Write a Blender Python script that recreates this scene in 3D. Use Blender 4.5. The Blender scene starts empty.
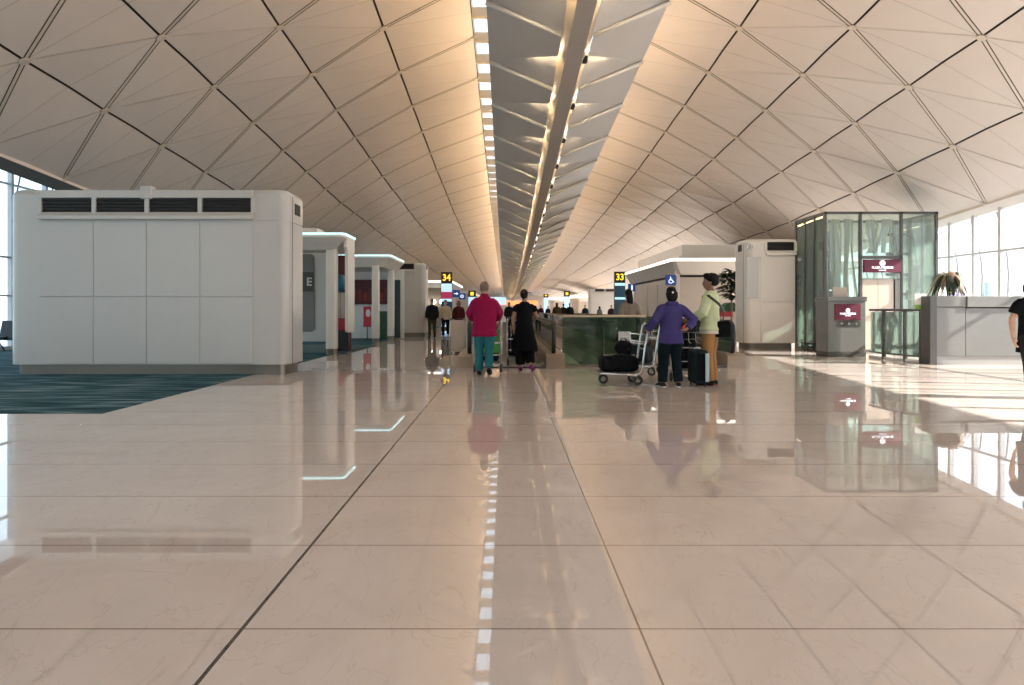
import bpy, bmesh, math, random
from mathutils import Vector, Matrix, noise
random.seed(7)
PI = math.pi
scene = bpy.context.scene
COL = scene.collection
F, CX, HY, EYE = 683.0, 506.0, 310.0, 1.25
def WX(px, Y): return (px - CX) * Y / F          # lateral position of something seen at column px and standing at depth Y
def WZ(py, Y): return EYE + (HY - py) * Y / F
def GY(py): return EYE * F / (py - HY)           # depth of a floor point

# ------------------------------------------------------------------ materials
def new_mat(name):
    m = bpy.data.materials.new(name); m.use_nodes = True
    nt = m.node_tree
    return m, nt, nt.nodes['Principled BSDF'], nt.nodes['Material Output']
def pmat(name, col, rough=.5, metal=0, var=.06, scale=6.0, bump=0.0, bscale=60.0, coat=0, emit=None, es=0, spec=.5):
    """principled material with a soft procedural variation of its own colour and optional fine bump"""
    m, nt, b, out = new_mat(name)
    N, L = nt.nodes, nt.links
    tc = N.new('ShaderNodeTexCoord')
    nz = N.new('ShaderNodeTexNoise'); nz.inputs['Scale'].default_value = scale; nz.inputs['Detail'].default_value = 4
    L.new(tc.outputs['Object'], nz.inputs['Vector'])
    mx = N.new('ShaderNodeMix'); mx.data_type = 'RGBA'
    mx.inputs['A'].default_value = (*[c * (1 - var) for c in col], 1)
    mx.inputs['B'].default_value = (*[min(1, c * (1 + var)) for c in col], 1)
    L.new(nz.outputs['Fac'], mx.inputs['Factor'])
    L.new(mx.outputs['Result'], b.inputs['Base Color'])
    b.inputs['Roughness'].default_value = rough; b.inputs['Metallic'].default_value = metal
    b.inputs['Specular IOR Level'].default_value = spec
    b.inputs['Coat Weight'].default_value = coat
    if bump:
        n2 = N.new('ShaderNodeTexNoise'); n2.inputs['Scale'].default_value = bscale
        L.new(tc.outputs['Object'], n2.inputs['Vector'])
        bp = N.new('ShaderNodeBump'); bp.inputs['Strength'].default_value = bump; bp.inputs['Distance'].default_value = .02
        L.new(n2.outputs['Fac'], bp.inputs['Height']); L.new(bp.outputs['Normal'], b.inputs['Normal'])
    if emit:
        b.inputs['Emission Color'].default_value = (*emit, 1); b.inputs['Emission Strength'].default_value = es
    return m
def glass_mat(name, tint, refl=1.0, rough=0.0, haze=0.0, hazecol=(.7, .8, .75)):
    """pane glass: tinted see-through, mirror reflection by angle, a little surface haze"""
    m, nt, b, out = new_mat(name)
    N, L = nt.nodes, nt.links
    N.remove(b)
    tr = N.new('ShaderNodeBsdfTransparent'); tr.inputs['Color'].default_value = (*tint, 1)
    gl = N.new('ShaderNodeBsdfGlossy'); gl.inputs['Roughness'].default_value = rough
    fr = N.new('ShaderNodeFresnel'); fr.inputs['IOR'].default_value = 1.5
    mu = N.new('ShaderNodeMath'); mu.operation = 'MULTIPLY'; mu.inputs[1].default_value = refl; mu.use_clamp = True
    L.new(fr.outputs['Fac'], mu.inputs[0])
    ms = N.new('ShaderNodeMixShader')
    L.new(mu.outputs[0], ms.inputs['Fac']); L.new(tr.outputs[0], ms.inputs[1]); L.new(gl.outputs[0], ms.inputs[2])
    last = ms
    if haze:
        df = N.new('ShaderNodeBsdfDiffuse'); df.inputs['Color'].default_value = (*hazecol, 1)
        m2 = N.new('ShaderNodeMixShader'); m2.inputs['Fac'].default_value = haze
        L.new(ms.outputs[0], m2.inputs[1]); L.new(df.outputs[0], m2.inputs[2]); last = m2
    L.new(last.outputs[0], out.inputs['Surface'])
    return m
def emat(name, col, strength):
    m, nt, b, out = new_mat(name)
    b.inputs['Base Color'].default_value = (*[min(.9, c) for c in col], 1)
    b.inputs['Emission Color'].default_value = (*col, 1); b.inputs['Emission Strength'].default_value = strength
    return m

# ------------------------------------------------------------------ mesh builder
class MB:
    def __init__(s): s.v = []; s.f = []; s.m = []; s.cur = 0
    def add(s, vs, fs):
        o = len(s.v); s.v += [tuple(v) for v in vs]
        for f in fs: s.f.append([i + o for i in f]); s.m.append(s.cur)
        return s
    def mat(s, i): s.cur = i; return s
    def box(s, x0, x1, y0, y1, z0, z1):
        vs = [(x, y, z) for z in (z0, z1) for (x, y) in ((x0, y0), (x1, y0), (x1, y1), (x0, y1))]
        return s.add(vs, [(3, 2, 1, 0), (4, 5, 6, 7), (0, 1, 5, 4), (1, 2, 6, 5), (2, 3, 7, 6), (3, 0, 4, 7)])
    def bbox(s, x0, x1, y0, y1, z0, z1, r=.02, seg=2):
        bm = bmesh.new(); bmesh.ops.create_cube(bm, size=1)
        for v in bm.verts:
            v.co = Vector((x0 if v.co.x < 0 else x1, y0 if v.co.y < 0 else y1, z0 if v.co.z < 0 else z1))
        bmesh.ops.bevel(bm, geom=bm.edges[:], offset=r, segments=seg, affect='EDGES', profile=.5)
        bm.verts.index_update()
        s.add([v.co.copy() for v in bm.verts], [[v.index for v in f.verts] for f in bm.faces]); bm.free(); return s
    def frustum(s, p0, z0, p1, z1):
        n = len(p0)
        vs = [(x, y, z0) for x, y in p0] + [(x, y, z1) for x, y in p1]
        fs = [list(range(n))[::-1], list(range(n, 2 * n))] + [(i, (i + 1) % n, n + (i + 1) % n, n + i) for i in range(n)]
        return s.add(vs, fs)
    def prism(s, p, z0, z1): return s.frustum(p, z0, p, z1)
    def loft(s, pts, rad, seg=12, side=Vector((1, 0, 0)), cap=True):
        """closed tube through pts with elliptical sections (radius along side, radius across)"""
        pts = [Vector(p) for p in pts]; n = len(pts); vs = []; fs = []
        for i, p in enumerate(pts):
            t = (pts[min(i + 1, n - 1)] - pts[max(i - 1, 0)]).normalized()
            a = (side - t * side.dot(t))
            if a.length < 1e-4: a = t.orthogonal()
            a.normalize(); b = t.cross(a)
            r = rad[i] if isinstance(rad, (list, tuple)) else rad
            ra, rb = r if isinstance(r, (list, tuple)) else (r, r)
            for k in range(seg):
                w = 2 * PI * k / seg
                vs.append(p + a * (ra * math.cos(w)) + b * (rb * math.sin(w)))
        for i in range(n - 1):
            for k in range(seg):
                k2 = (k + 1) % seg
                fs.append((i * seg + k, i * seg + k2, (i + 1) * seg + k2, (i + 1) * seg + k))
        if cap: fs += [list(range(seg))[::-1], list(range((n - 1) * seg, n * seg))]
        return s.add(vs, fs)
    def tube(s, pts, r, seg=8): return s.loft(pts, r, seg)
    def cyl(s, c, r, z0, z1, seg=24, r2=None):
        return s.loft([(c[0], c[1], z0), (c[0], c[1], z1)], [r, r if r2 is None else r2], seg)
    def disc(s, c, axis, r, t, seg=20):
        a = Vector(axis).normalized() * t / 2; c = Vector(c)
        return s.loft([c - a, c + a], r, seg, side=Vector((0, 0, 1)) if abs(a.z) < abs(a.x) + abs(a.y) else Vector((1, 0, 0)))
    def torus(s, c, axis, R, r, seg=24, sub=8):
        ax = Vector(axis).normalized(); u = ax.orthogonal().normalized(); w = ax.cross(u); c = Vector(c); vs = []; fs = []
        for i in range(seg):
            a = 2 * PI * i / seg; d = u * math.cos(a) + w * math.sin(a)
            for j in range(sub):
                b = 2 * PI * j / sub; vs.append(c + d * (R + r * math.cos(b)) + ax * (r * math.sin(b)))
        for i in range(seg):
            for j in range(sub):
                fs.append((i * sub + j, ((i + 1) % seg) * sub + j, ((i + 1) % seg) * sub + (j + 1) % sub, i * sub + (j + 1) % sub))
        return s.add(vs, fs)
    def ball(s, c, r, seg=16, rings=10):
        r = r if isinstance(r, (list, tuple)) else (r, r, r); c = Vector(c)
        zs = [math.cos(PI * (i + .08) / (rings - .84)) for i in range(rings)]
        vs = []; fs = []
        for z in zs:
            q = math.sqrt(max(0, 1 - z * z))
            for k in range(seg):
                a = 2 * PI * k / seg; vs.append((c.x + r[0] * q * math.cos(a), c.y + r[1] * q * math.sin(a), c.z + r[2] * z))
        for i in range(rings - 1):
            for k in range(seg):
                k2 = (k + 1) % seg; fs.append((i * seg + k2, i * seg + k, (i + 1) * seg + k, (i + 1) * seg + k2))
        fs += [list(range(seg)), list(range((rings - 1) * seg, rings * seg))[::-1]]
        return s.add(vs, fs)
    def mesh(s, name, mats):
        me = bpy.data.meshes.new(name); me.from_pydata(s.v, [], s.f)
        for m in (mats if isinstance(mats, (list, tuple)) else [mats]): me.materials.append(m)
        me.polygons.foreach_set('material_index', s.m); me.update(); return me
    def build(s, name, mats, parent=None, smooth=False, angle=None, fix=True):
        me = s.mesh(name, mats)
        if fix:
            bm = bmesh.new(); bm.from_mesh(me); bmesh.ops.recalc_face_normals(bm, faces=bm.faces[:]); bm.to_mesh(me); bm.free()
        if smooth:
            me.polygons.foreach_set('use_smooth', [True] * len(me.polygons))
            if angle is not None: me.set_sharp_from_angle(angle=math.radians(angle))
        o = bpy.data.objects.new(name, me); COL.objects.link(o)
        if parent: o.parent = parent
        return o
    def fused(s, name, mat, parent=None, voxel=.012, fold=0.0, fscale=9.0, smooth=2):
        """one continuous surface from the overlapping pieces"""
        me = s.mesh(name + '_raw', mat)
        bm = bmesh.new(); bm.from_mesh(me); bmesh.ops.recalc_face_normals(bm, faces=bm.faces[:]); bm.to_mesh(me); bm.free()
        t = bpy.data.objects.new('t', me); COL.objects.link(t)
        md = t.modifiers.new('r', 'REMESH'); md.mode = 'VOXEL'; md.voxel_size = voxel; md.use_smooth_shade = True
        if smooth:
            sm = t.modifiers.new('s', 'SMOOTH'); sm.iterations = smooth; sm.factor = .5
        dg = bpy.context.evaluated_depsgraph_get()
        nm = bpy.data.meshes.new_from_object(t.evaluated_get(dg), depsgraph=dg); nm.name = name
        bpy.data.objects.remove(t); bpy.data.meshes.remove(me)
        nm.materials.clear(); nm.materials.append(mat)
        if fold:
            for v in nm.vertices:
                q = Vector((v.co.x * fscale, v.co.y * fscale, v.co.z * fscale * .55))
                v.co += v.normal * (fold * noise.noise(q) + fold * .5 * noise.noise(q * 2.3))
        nm.polygons.foreach_set('use_smooth', [True] * len(nm.polygons)); nm.update()
        o = bpy.data.objects.new(name, nm); COL.objects.link(o)
        if parent: o.parent = parent
        return o

def thing(name, label, cat, loc=(0, 0, 0), rz=0, group=None):
    o = bpy.data.objects.new(name, None); COL.objects.link(o); o.empty_display_size = .2
    o.location = loc; o.rotation_euler = (0, 0, rz)
    o['label'] = label; o['category'] = cat; o['kind'] = 'thing'
    if group: o['group'] = group
    return o
def tag(o, label, cat, group=None, kind='thing'):
    o['label'] = label; o['category'] = cat; o['kind'] = kind
    if group: o['group'] = group
    return o
def struct(o): o['kind'] = 'structure'; return o
def copy_tree(o, parent=None):
    c = o.copy(); COL.objects.link(c)
    if parent: c.parent = parent
    for ch in list(o.children): copy_tree(ch, c)
    return c
def text_mesh(name, body, size, mat, parent, loc, rot=(PI / 2, 0, 0), depth=.004, bold=0.0, align='CENTER', sx=1.0):
    cu = bpy.data.curves.new(name, 'FONT'); cu.body = body; cu.size = size; cu.extrude = depth; cu.offset = bold
    cu.align_x = align; cu.align_y = 'CENTER'
    t = bpy.data.objects.new('t', cu); COL.objects.link(t)
    dg = bpy.context.evaluated_depsgraph_get()
    me = bpy.data.meshes.new_from_object(t.evaluated_get(dg), depsgraph=dg); me.name = name
    bpy.data.objects.remove(t)
    me.materials.clear(); me.materials.append(mat)
    o = bpy.data.objects.new(name, me); COL.objects.link(o); o.parent = parent
    o.location = loc; o.rotation_euler = rot; o.scale = (sx, 1, 1)
    return o
def rrect(x0, x1, y0, y1, r, n=6, corners=(1, 1, 1, 1)):
    """rounded rectangle, counter-clockwise from x0,y0; corners flags (x0y0, x1y0, x1y1, x0y1)"""
    out = []
    for (cx, cy, a0, fl, px, py) in ((x0 + r, y0 + r, PI, corners[0], x0, y0), (x1 - r, y0 + r, 1.5 * PI, corners[1], x1, y0),
                                     (x1 - r, y1 - r, 0, corners[2], x1, y1), (x0 + r, y1 - r, .5 * PI, corners[3], x0, y1)):
        if fl:
            for i in range(n + 1):
                a = a0 + .5 * PI * i / n; out.append((cx + r * math.cos(a), cy + r * math.sin(a)))
        else: out.append((px, py))
    return out
# ================================================================== MATERIALS
M = {}
M['roof'] = pmat('roof_panel', (.645, .588, .545), .33, 0, .05, 1.2)
M['roof_joint'] = pmat('roof_joint', (.075, .06, .045), .7)
M['rib'] = pmat('roof_rib', (.60, .54, .46), .4); M['rib_fine'] = pmat('roof_fine_rib', (.68, .60, .51), .4)
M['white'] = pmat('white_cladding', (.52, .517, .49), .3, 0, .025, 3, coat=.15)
M['white2'] = pmat('kiosk_white_and_lit_cladding', (.70, .66, .60), .35, 0, .03, 3)  # right kiosk's own tone; on the right cabinet it paints in brighter light
M['steel'] = pmat('brushed_steel', (.22, .20, .17), .35, .7, .1, 20)
M['greypanel'] = pmat('grey_metal_panel', (.20, .20, .19), .38, .35, .05, 5)
M['greydark'] = pmat('dark_grey_metal', (.095, .093, .088), .4, .4, .05, 5)
M['dark'] = pmat('black_void', (.012, .012, .012), .6)
M['black'] = pmat('black_rubber', (.015, .015, .016), .45)
M['silver'] = pmat('polished_aluminium', (.62, .62, .60), .25, .9, .05, 10)
M['reflector'] = pmat('reflector_panel', (.60, .575, .54), .35, .15, .05, 2)
M['beam'] = pmat('spine_beam', (.52, .49, .45), .35, .4, .05, 3)
M['rod'] = pmat('white_rod', (.72, .68, .60), .35)
M['tan'] = pmat('tan_metal', (.52, .41, .28), .45)
M['mullion'] = pmat('mullion_white', (.62, .63, .64), .4)
M['brace'] = pmat('brace_grey', (.22, .23, .24), .5)
M['wallbeige'] = pmat('beige_wall', (.56, .49, .42), .5)
M['carpetdeck'] = pmat('walkway_deck', (.36, .29, .22), .4, .3)
M['teal'] = pmat('teal_floor', (.02, .07, .08), .6)
M['glass_tint'] = glass_mat('tinted_window_glass', (.60, .72, .75), .4)
def frosted():
    m, nt, b, out = new_mat('frosted_skylight'); N, L = nt.nodes, nt.links; N.remove(b)
    t = N.new('ShaderNodeBsdfTranslucent'); t.inputs['Color'].default_value = (.26, .28, .29, 1); L.new(t.outputs[0], out.inputs['Surface']); return m
M['glass_sky'] = frosted()
M['glass_win'] = glass_mat('window_glass', (.95, .97, .98), .3)
M['glass_green'] = glass_mat('green_barrier_glass', (.40, .55, .45), 1.0, .02, .10, (.20, .32, .25))
M['glass_bal'] = glass_mat('balustrade_glass', (.62, .72, .66), .9, .0, .06, (.4, .5, .45))
M['glass_lift'] = glass_mat('lift_glass', (.88, .955, .915), 1.0, .0, .16, (.72, .83, .76))

def carpet_mat():
    m, nt, b, out = new_mat('striped_teal_carpet'); N, L = nt.nodes, nt.links
    tc = N.new('ShaderNodeTexCoord'); mp = N.new('ShaderNodeMapping'); mp.inputs['Scale'].default_value = (.55, 7, 1)
    nz = N.new('ShaderNodeTexNoise'); nz.inputs['Scale'].default_value = 1.6; nz.inputs['Detail'].default_value = 3
    cr = N.new('ShaderNodeValToRGB')
    cr.color_ramp.elements[0].position = .36; cr.color_ramp.elements[0].color = (.012, .03, .04, 1)
    cr.color_ramp.elements[1].position = .66; cr.color_ramp.elements[1].color = (.19, .26, .28, 1)
    e = cr.color_ramp.elements.new(.5); e.color = (.025, .085, .10, 1)
    L.new(tc.outputs['Object'], mp.inputs['Vector']); L.new(mp.outputs[0], nz.inputs['Vector'])
    L.new(nz.outputs['Fac'], cr.inputs['Fac']); L.new(cr.outputs[0], b.inputs['Base Color'])
    b.inputs['Roughness'].default_value = .95; b.inputs['Specular IOR Level'].default_value = .1
    return m
M['carpet'] = carpet_mat()

def floor_mat():
    """polished cream stone: faint cloudy veins, thin bronze joints, two wider dark expansion joints"""
    m, nt, b, out = new_mat('polished_stone_floor'); N, L = nt.nodes, nt.links
    tc = N.new('ShaderNodeTexCoord'); sp = N.new('ShaderNodeSeparateXYZ'); L.new(tc.outputs['Object'], sp.inputs[0])
    def math_(op, a, bb):
        n = N.new('ShaderNodeMath'); n.operation = op
        for i, q in enumerate((a, bb)):
            if q is None: continue
            if isinstance(q, (int, float)): n.inputs[i].default_value = q
            else: L.new(q, n.inputs[i])
        return n.outputs[0]
    def line(val, w):                       # 1 inside the joint
        return math_('LESS_THAN', math_('ABSOLUTE', val, None), w / 2)
    def periodic(val, period, off, w):
        t = math_('SUBTRACT', val, off); t = math_('DIVIDE', t, period); r = math_('ROUND', t, None)
        return line(math_('MULTIPLY', math_('SUBTRACT', t, r), period), w)
    x, y = sp.outputs[0], sp.outputs[1]
    cross = periodic(y, .952, 2.676, .009)
    along = line(math_('SUBTRACT', x, .524), .009)
    side = math_('MULTIPLY', periodic(x, 1.555, -1.03, .004), .0)
    big = line(math_('SUBTRACT', x, -1.035), .017)
    nz = N.new('ShaderNodeTexNoise'); nz.inputs['Scale'].default_value = .9; nz.inputs['Detail'].default_value = 7; nz.inputs['Roughness'].default_value = .62
    nz.inputs['Distortion'].default_value = 1.4; L.new(tc.outputs['Object'], nz.inputs['Vector'])
    cr = N.new('ShaderNodeValToRGB')
    cr.color_ramp.elements[0].position = .3; cr.color_ramp.elements[0].color = (.64, .55, .487, 1)
    cr.color_ramp.elements[1].position = .7; cr.color_ramp.elements[1].color = (.71, .62, .556, 1)
    L.new(nz.outputs['Fac'], cr.inputs['Fac'])
    n3 = N.new('ShaderNodeTexNoise'); n3.inputs['Scale'].default_value = 2.2; n3.inputs['Detail'].default_value = 6; n3.inputs['Distortion'].default_value = 2.5
    mp = N.new('ShaderNodeMapping'); mp.inputs['Scale'].default_value = (1.0, .4, 1); mp.inputs['Rotation'].default_value = (0, 0, .9)
    L.new(tc.outputs['Object'], mp.inputs['Vector']); L.new(mp.outputs[0], n3.inputs['Vector'])
    vein = math_('LESS_THAN', math_('ABSOLUTE', math_('SUBTRACT', n3.outputs['Fac'], .5), None), .006)
    def mix(c0, fac, col):
        mx = N.new('ShaderNodeMix'); mx.data_type = 'RGBA'; L.new(c0, mx.inputs['A']); mx.inputs['B'].default_value = (*col, 1)
        L.new(fac, mx.inputs['Factor']); return mx.outputs['Result']
    c = mix(cr.outputs[0], math_('MULTIPLY', vein, .25), (.47, .35, .27))
    c = mix(c, math_('MULTIPLY', cross, .85), (.17, .10, .05))
    c = mix(c, math_('MULTIPLY', along, .85), (.12, .08, .05))
    c = mix(c, big, (.035, .028, .022))
    L.new(c, b.inputs['Base Color'])
    b.inputs['Roughness'].default_value = .012; b.inputs['IOR'].default_value = 2.3
    b.inputs['Specular IOR Level'].default_value = .5
    return m
M['floor'] = floor_mat()

# ================================================================== VAULT GEOMETRY
XC, RAD, ZTOP, STEP, NK = 1.37, 20.0, 8.86, 2.6, 6
DT = [(-40, -1.2), (-10, -1.1), (5, -.72), (15, 0), (23.4, .6), (33.7, 1.2), (47, 1.75), (61.5, 2.2), (80, 2.55), (100, 2.8), (140, 3.1), (200, 3.3)]
def drop(Y):
    for (a, u), (b, v) in zip(DT, DT[1:]):
        if Y <= b: return u + (v - u) * (max(Y, a) - a) / (b - a)
    return DT[-1][1]
def colt(k):                                   # sideways distance of lattice column k from the spine
    th = .111 * (k + 1); return RAD * math.sin(th)
def roofz(t, Y):
    t = abs(t); d = drop(Y); w = min(1, (t / 12.36)) ** 2
    wave = .045 * min(1, max(0, (Y - 22) / 14)) * math.sin(2 * PI * Y / 10.4) * (1 - .5 * w)      # the vault undulates gently along the hall
    return wave + ZTOP - RAD + math.sqrt(RAD * RAD - t * t) - (d * (1 - w) + (min(d, 1.0 + .12 * max(0, d - 1.0))) * w)
def rp(side, k, Y, up=0.0):
    t = colt(k); return Vector((XC + side * t, Y, roofz(t, Y) + up))
Y0, Y1 = -18.2, 176.8
NR = int(round((Y1 - Y0) / STEP))
WL, WR = -15.6, 13.95

# ------------------------------------------------------------------ floor, carpet
o = MB(); o.box(WL - .3, WR + .3, Y0, Y1, -.3, 0); struct(o.build('floor', M['floor']))
o = MB(); o.box(WL + .02, -4.87, GY(413.6), 120, 0.0, .006)
struct(o.build('floor_carpet', M['carpet']))

# ------------------------------------------------------------------ vaulted ceiling of triangular panels
def vault(side, name):
    mb = MB()
    def hp(k, Y, up=0.0): return rp(side, k, Y, up)
    def insetpoly(P, ins):
        """inset a planar convex polygon, edge i from P[i] to P[i+1] by ins[i]"""
        n = len(P); c = sum(P, Vector()) / n
        nrm = (P[1] - P[0]).cross(P[2] - P[0]).normalized(); res = []
        dirs = []
        for i in range(n):
            e = (P[(i + 1) % n] - P[i]).normalized(); m = nrm.cross(e)
            if m.dot(c - P[i]) < 0: m = -m
            dirs.append((e, m))
        for i in range(n):
            e0, m0 = dirs[i - 1]; e1, m1 = dirs[i]
            a = P[i] + m0 * ins[i - 1]; b2 = P[i] + m1 * ins[i]
            d = e0.cross(e1).length
            if d < 1e-6: res.append(a); continue
            w = b2 - a; s = w.cross(e1).dot(e0.cross(e1)) / (d * d)
            res.append(a + e0 * s)
        return res
    FA, FB, FC, FS = .026, .056, .010, .003
    for k in range(NK - 1):
        for j in range(-1, NR + 1):
            pa = 0 if k % 2 == 0 else STEP / 2
            pb = STEP / 2 - pa
            # triangle with its edge on column k, apex on k+1
            ya = Y0 + pa + j * STEP; yb = ya + STEP; ym = ya + STEP / 2
            for (ka, kb, y0_, y1_, yap) in ((k, k + 1, ya, yb, ym),):
                A, B_, C_ = hp(ka, y0_), hp(ka, y1_), hp(kb, yap)
                Mid = (A + B_) / 2 + Vector((0, 0, .022))
                # A->C goes outward and away (double rib); B->C goes outward and nearer (fine rib)
                for tri, ins in (((A, C_, Mid), (FB, FS, FA)), ((B_, C_, Mid), (FC, FS, FA))):
                    mb.mat(0).add(insetpoly(list(tri), ins), [(0, 1, 2)])
            yb0 = Y0 + pb + j * STEP; yb1 = yb0 + STEP; yam = yb0 + STEP / 2
            A, B_, C_ = hp(k + 1, yb0), hp(k + 1, yb1), hp(k, yam)
            Mid = (A + B_) / 2 + Vector((0, 0, .022))
            # C->B goes outward and away (double rib); C->A outward and nearer (fine rib)
            for tri, ins in (((A, C_, Mid), (FC, FS, FA)), ((B_, C_, Mid), (FB, FS, FA))):
                mb.mat(0).add(insetpoly(list(tri), ins), [(0, 1, 2)])
            # ribs
            a, c = hp(k, ya), hp(k + 1, ym)
            def strip(p, q, w, dz):
                d = (q - p).normalized(); s = d.cross(Vector((0, 0, 1))).normalized() * w / 2; z = Vector((0, 0, dz))
                mb.add([p - s + z, p + s + z, q + s + z, q - s + z], [(0, 1, 2, 3)])
            mb.mat(2); strip(a, c, .055, -.001)
            b = hp(k, yb); mb.mat(3); strip(b, c, .05, -.002)
    # node plates
    for k in range(NK):
        for j in range(NR + 1):
            y = Y0 + (0 if k % 2 == 0 else STEP / 2) + j * STEP
            p = hp(k, y, -.02); mb.mat(2).disc(p, Vector((side * colt(k), 0, roofz(0, y) - (ZTOP - RAD))), .10, .03, 10)
    # dark backing just above the panels
    mb.mat(1)
    ny = 80
    for k in range(NK - 1):
        for j in range(ny):
            y, y2 = Y0 - 1 + (Y1 - Y0 + 2) * j / ny, Y0 - 1 + (Y1 - Y0 + 2) * (j + 1) / ny
            mb.add([hp(k, y, .12), hp(k + 1, y, .12), hp(k + 1, y2, .12), hp(k, y2, .12)], [(0, 1, 2, 3)])
    # eave edge band
    for j in range(ny):
        y, y2 = Y0 + (Y1 - Y0) * j / ny, Y0 + (Y1 - Y0) * (j + 1) / ny
        e0, e1 = hp(NK - 1, y), hp(NK - 1, y2); d = Vector((side * .30, 0, -.22)); u = Vector((0, 0, .5)); e0 = e0 - Vector((side * .05, 0, -.02)); e1 = e1 - Vector((side * .05, 0, -.02))
        mb.mat(0 if side > 0 else 4).add([e0 - Vector((0, 0, .05)), e1 - Vector((0, 0, .05)), e1 + d, e0 + d], [(0, 1, 2, 3)])
        mb.mat(0).add([e0 - Vector((0, 0, .05)), e1 - Vector((0, 0, .05)), e1 + Vector((0, 0, .3)), e0 + Vector((0, 0, .3))], [(0, 1, 2, 3)])
        mb.mat(0).add([e0 + d, e1 + d, e1 + d + u, e0 + d + u], [(0, 1, 2, 3)])
    return struct(mb.build(name, [M['roof'], M['roof_joint'], M['rib'], M['rib_fine'], M['greypanel']], fix=False))
vault(-1, 'ceiling'); vault(1, 'ceiling')
# curb of the skylight slot: tan cross pieces between roof edge and spine, panes above
mb = MB(); gl = MB()
for side in (-1, 1):
    for j in range(NR):
        y = Y0 + j * STEP
        a, b = rp(side, 0, y), rp(side, 0, y + STEP)
        mb.add([a, b, b + Vector((0, 0, .5)), a + Vector((0, 0, .5))], [(0, 1, 2, 3)])
        for q in (0, STEP / 2):
            yy = y + q; z = roofz(colt(0), yy); x0 = XC + side * colt(0); x1 = XC + side * 1.55
            mb.box(min(x0, x1), max(x0, x1), yy - .07, yy + .07, z - .12, z + .12)
for j in range(NR):
    y = Y0 + j * STEP; za, zb = roofz(colt(0), y) + .5, roofz(colt(0), y + STEP) + .5
    x0, x1 = XC - colt(0), XC + colt(0)
    gl.add([(x0, y, za), (x1, y, za), (x1, y + STEP, zb), (x0, y + STEP, zb)], [(0, 1, 2, 3)])
sky = mb.build('window_3', M['tan']); struct(sky)
gl.build('pane', M['glass_sky'], sky)

# left roof edge turns up over the gate lounge to the glazing
mb = MB(); ny = 60
for j in range(ny):
    y, y2 = Y0 + (Y1 - Y0) * j / ny, Y0 + (Y1 - Y0) * (j + 1) / ny
    q = []
    for yy in (y, y2):
        e = rp(-1, NK - 1, yy) + Vector((-.34, 0, -.10)); q += [e, Vector((WL - .1, yy, e.z + 1.9))]
    mb.add([q[0], q[1], q[3], q[2]], [(0, 1, 2, 3)])
struct(mb.build('ceiling', M['roof'], fix=False))

# ------------------------------------------------------------------ side glazing
def glazing(name, X, inward, ztop, bay, ylist, transoms, base, gm):
    fr = MB(); gl = MB(); s = -inward
    for y in ylist: fr.box(X - .07, X + .07, y - .055, y + .055, 0, ztop(y))
    for z in transoms: fr.box(X - .05, X + .05, Y0, Y1, z - .03, z + .03)
    fr.box(X - .09, X + .09, Y0, Y1, 0, base)
    n = 70
    for j in range(n):
        y, y2 = Y0 + (Y1 - Y0) * j / n, Y0 + (Y1 - Y0) * (j + 1) / n
        xx = X + s * .08
        gl.add([(xx, y, base), (xx, y2, base), (xx, y2, ztop(y2)), (xx, y, ztop(y))], [(0, 1, 2, 3)])
    # slender bowed wind braces outside every bay
    br = MB()
    for y in ylist:
        if 8 < y < 60:
            h = ztop(y); pts = []
            for i in range(9):
                u = i / 8; pts.append((X + s * (.25 + .35 * math.sin(PI * u)), y + bay * .5 + .12 * (u - .5), .3 + (h - .4) * u))
            br.tube(pts, .03, 6)
    r = struct(fr.build(name, M['mullion'])); gl.build('pane', gm, r); br.build('brace', M['brace'], r, smooth=True)
    return r
BAY = 1.09
ysR = [18.13 + BAY * i for i in range(-33, 140)]
glazing('window_1', WR, -1, lambda y: roofz(12.36, y) + .1, BAY, ysR, (.9, 2.92), .12, M['glass_win'])
ysL = [15.1 + 1.6 * i for i in range(-20, 100)]
glazing('window_2', WL, 1, lambda y: roofz(12.36, y) + 1.9, 1.6, ysL, (1.7, 2.9, 5.2), .12, M['glass_tint'])
# end wall far down the concourse
mb = MB(); mb.box(WL, WR, Y1 - .3, Y1, 0, 7); struct(mb.build('wall_far', M['wallbeige']))
mb = MB(); mb.box(WL, WR, Y0 - 1.6, Y0 - 1.3, 0, 10); struct(mb.build('wall_light_block', M['wallbeige']))  # unseen wall added behind the camera to darken the faces turned to it
# apron outside
mb = MB(); mb.box(-260, 260, -120, 420, -5.2, -5.0)
struct(mb.build('ground_outside', pmat('apron_concrete', (.52, .52, .50), .8, 0, .1, .05)))

# ================================================================== HANGING SPINE REFLECTOR
spine = thing('light_reflector', 'long grey chevron reflector with central beam hanging along the ceiling spine', 'ceiling reflector', (XC, 0, 0))
def zo(Y): return 7.0 - drop(Y)
def zi(Y): return 6.38 - drop(Y)
bm_ = MB(); bi = MB()
for j in range(NR - 13):
    y, y2 = Y0 + STEP * j, Y0 + STEP * (j + 1)
    for (x0, x1, d0, d1, mbx) in ((-.17, .17, -.16, -.16, bi), (-.33, -.17, .14, -.16, bm_), (.17, .33, -.16, .14, bm_)):
        mbx.add([(x0, y, zi(y) + d0), (x1, y, zi(y) + d1), (x1, y2, zi(y2) + d1), (x0, y2, zi(y2) + d0)], [(0, 1, 2, 3)])
    bm_.add([(-.33, y, zi(y) + .14), (.33, y, zi(y) + .14), (.33, y2, zi(y2) + .14), (-.33, y2, zi(y2) + .14)], [(0, 1, 2, 3)])
bm_.build('beam_flange', M['tan'], spine, fix=False); bi.build('beam', M['beam'], spine, fix=False)
bx = MB()
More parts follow.
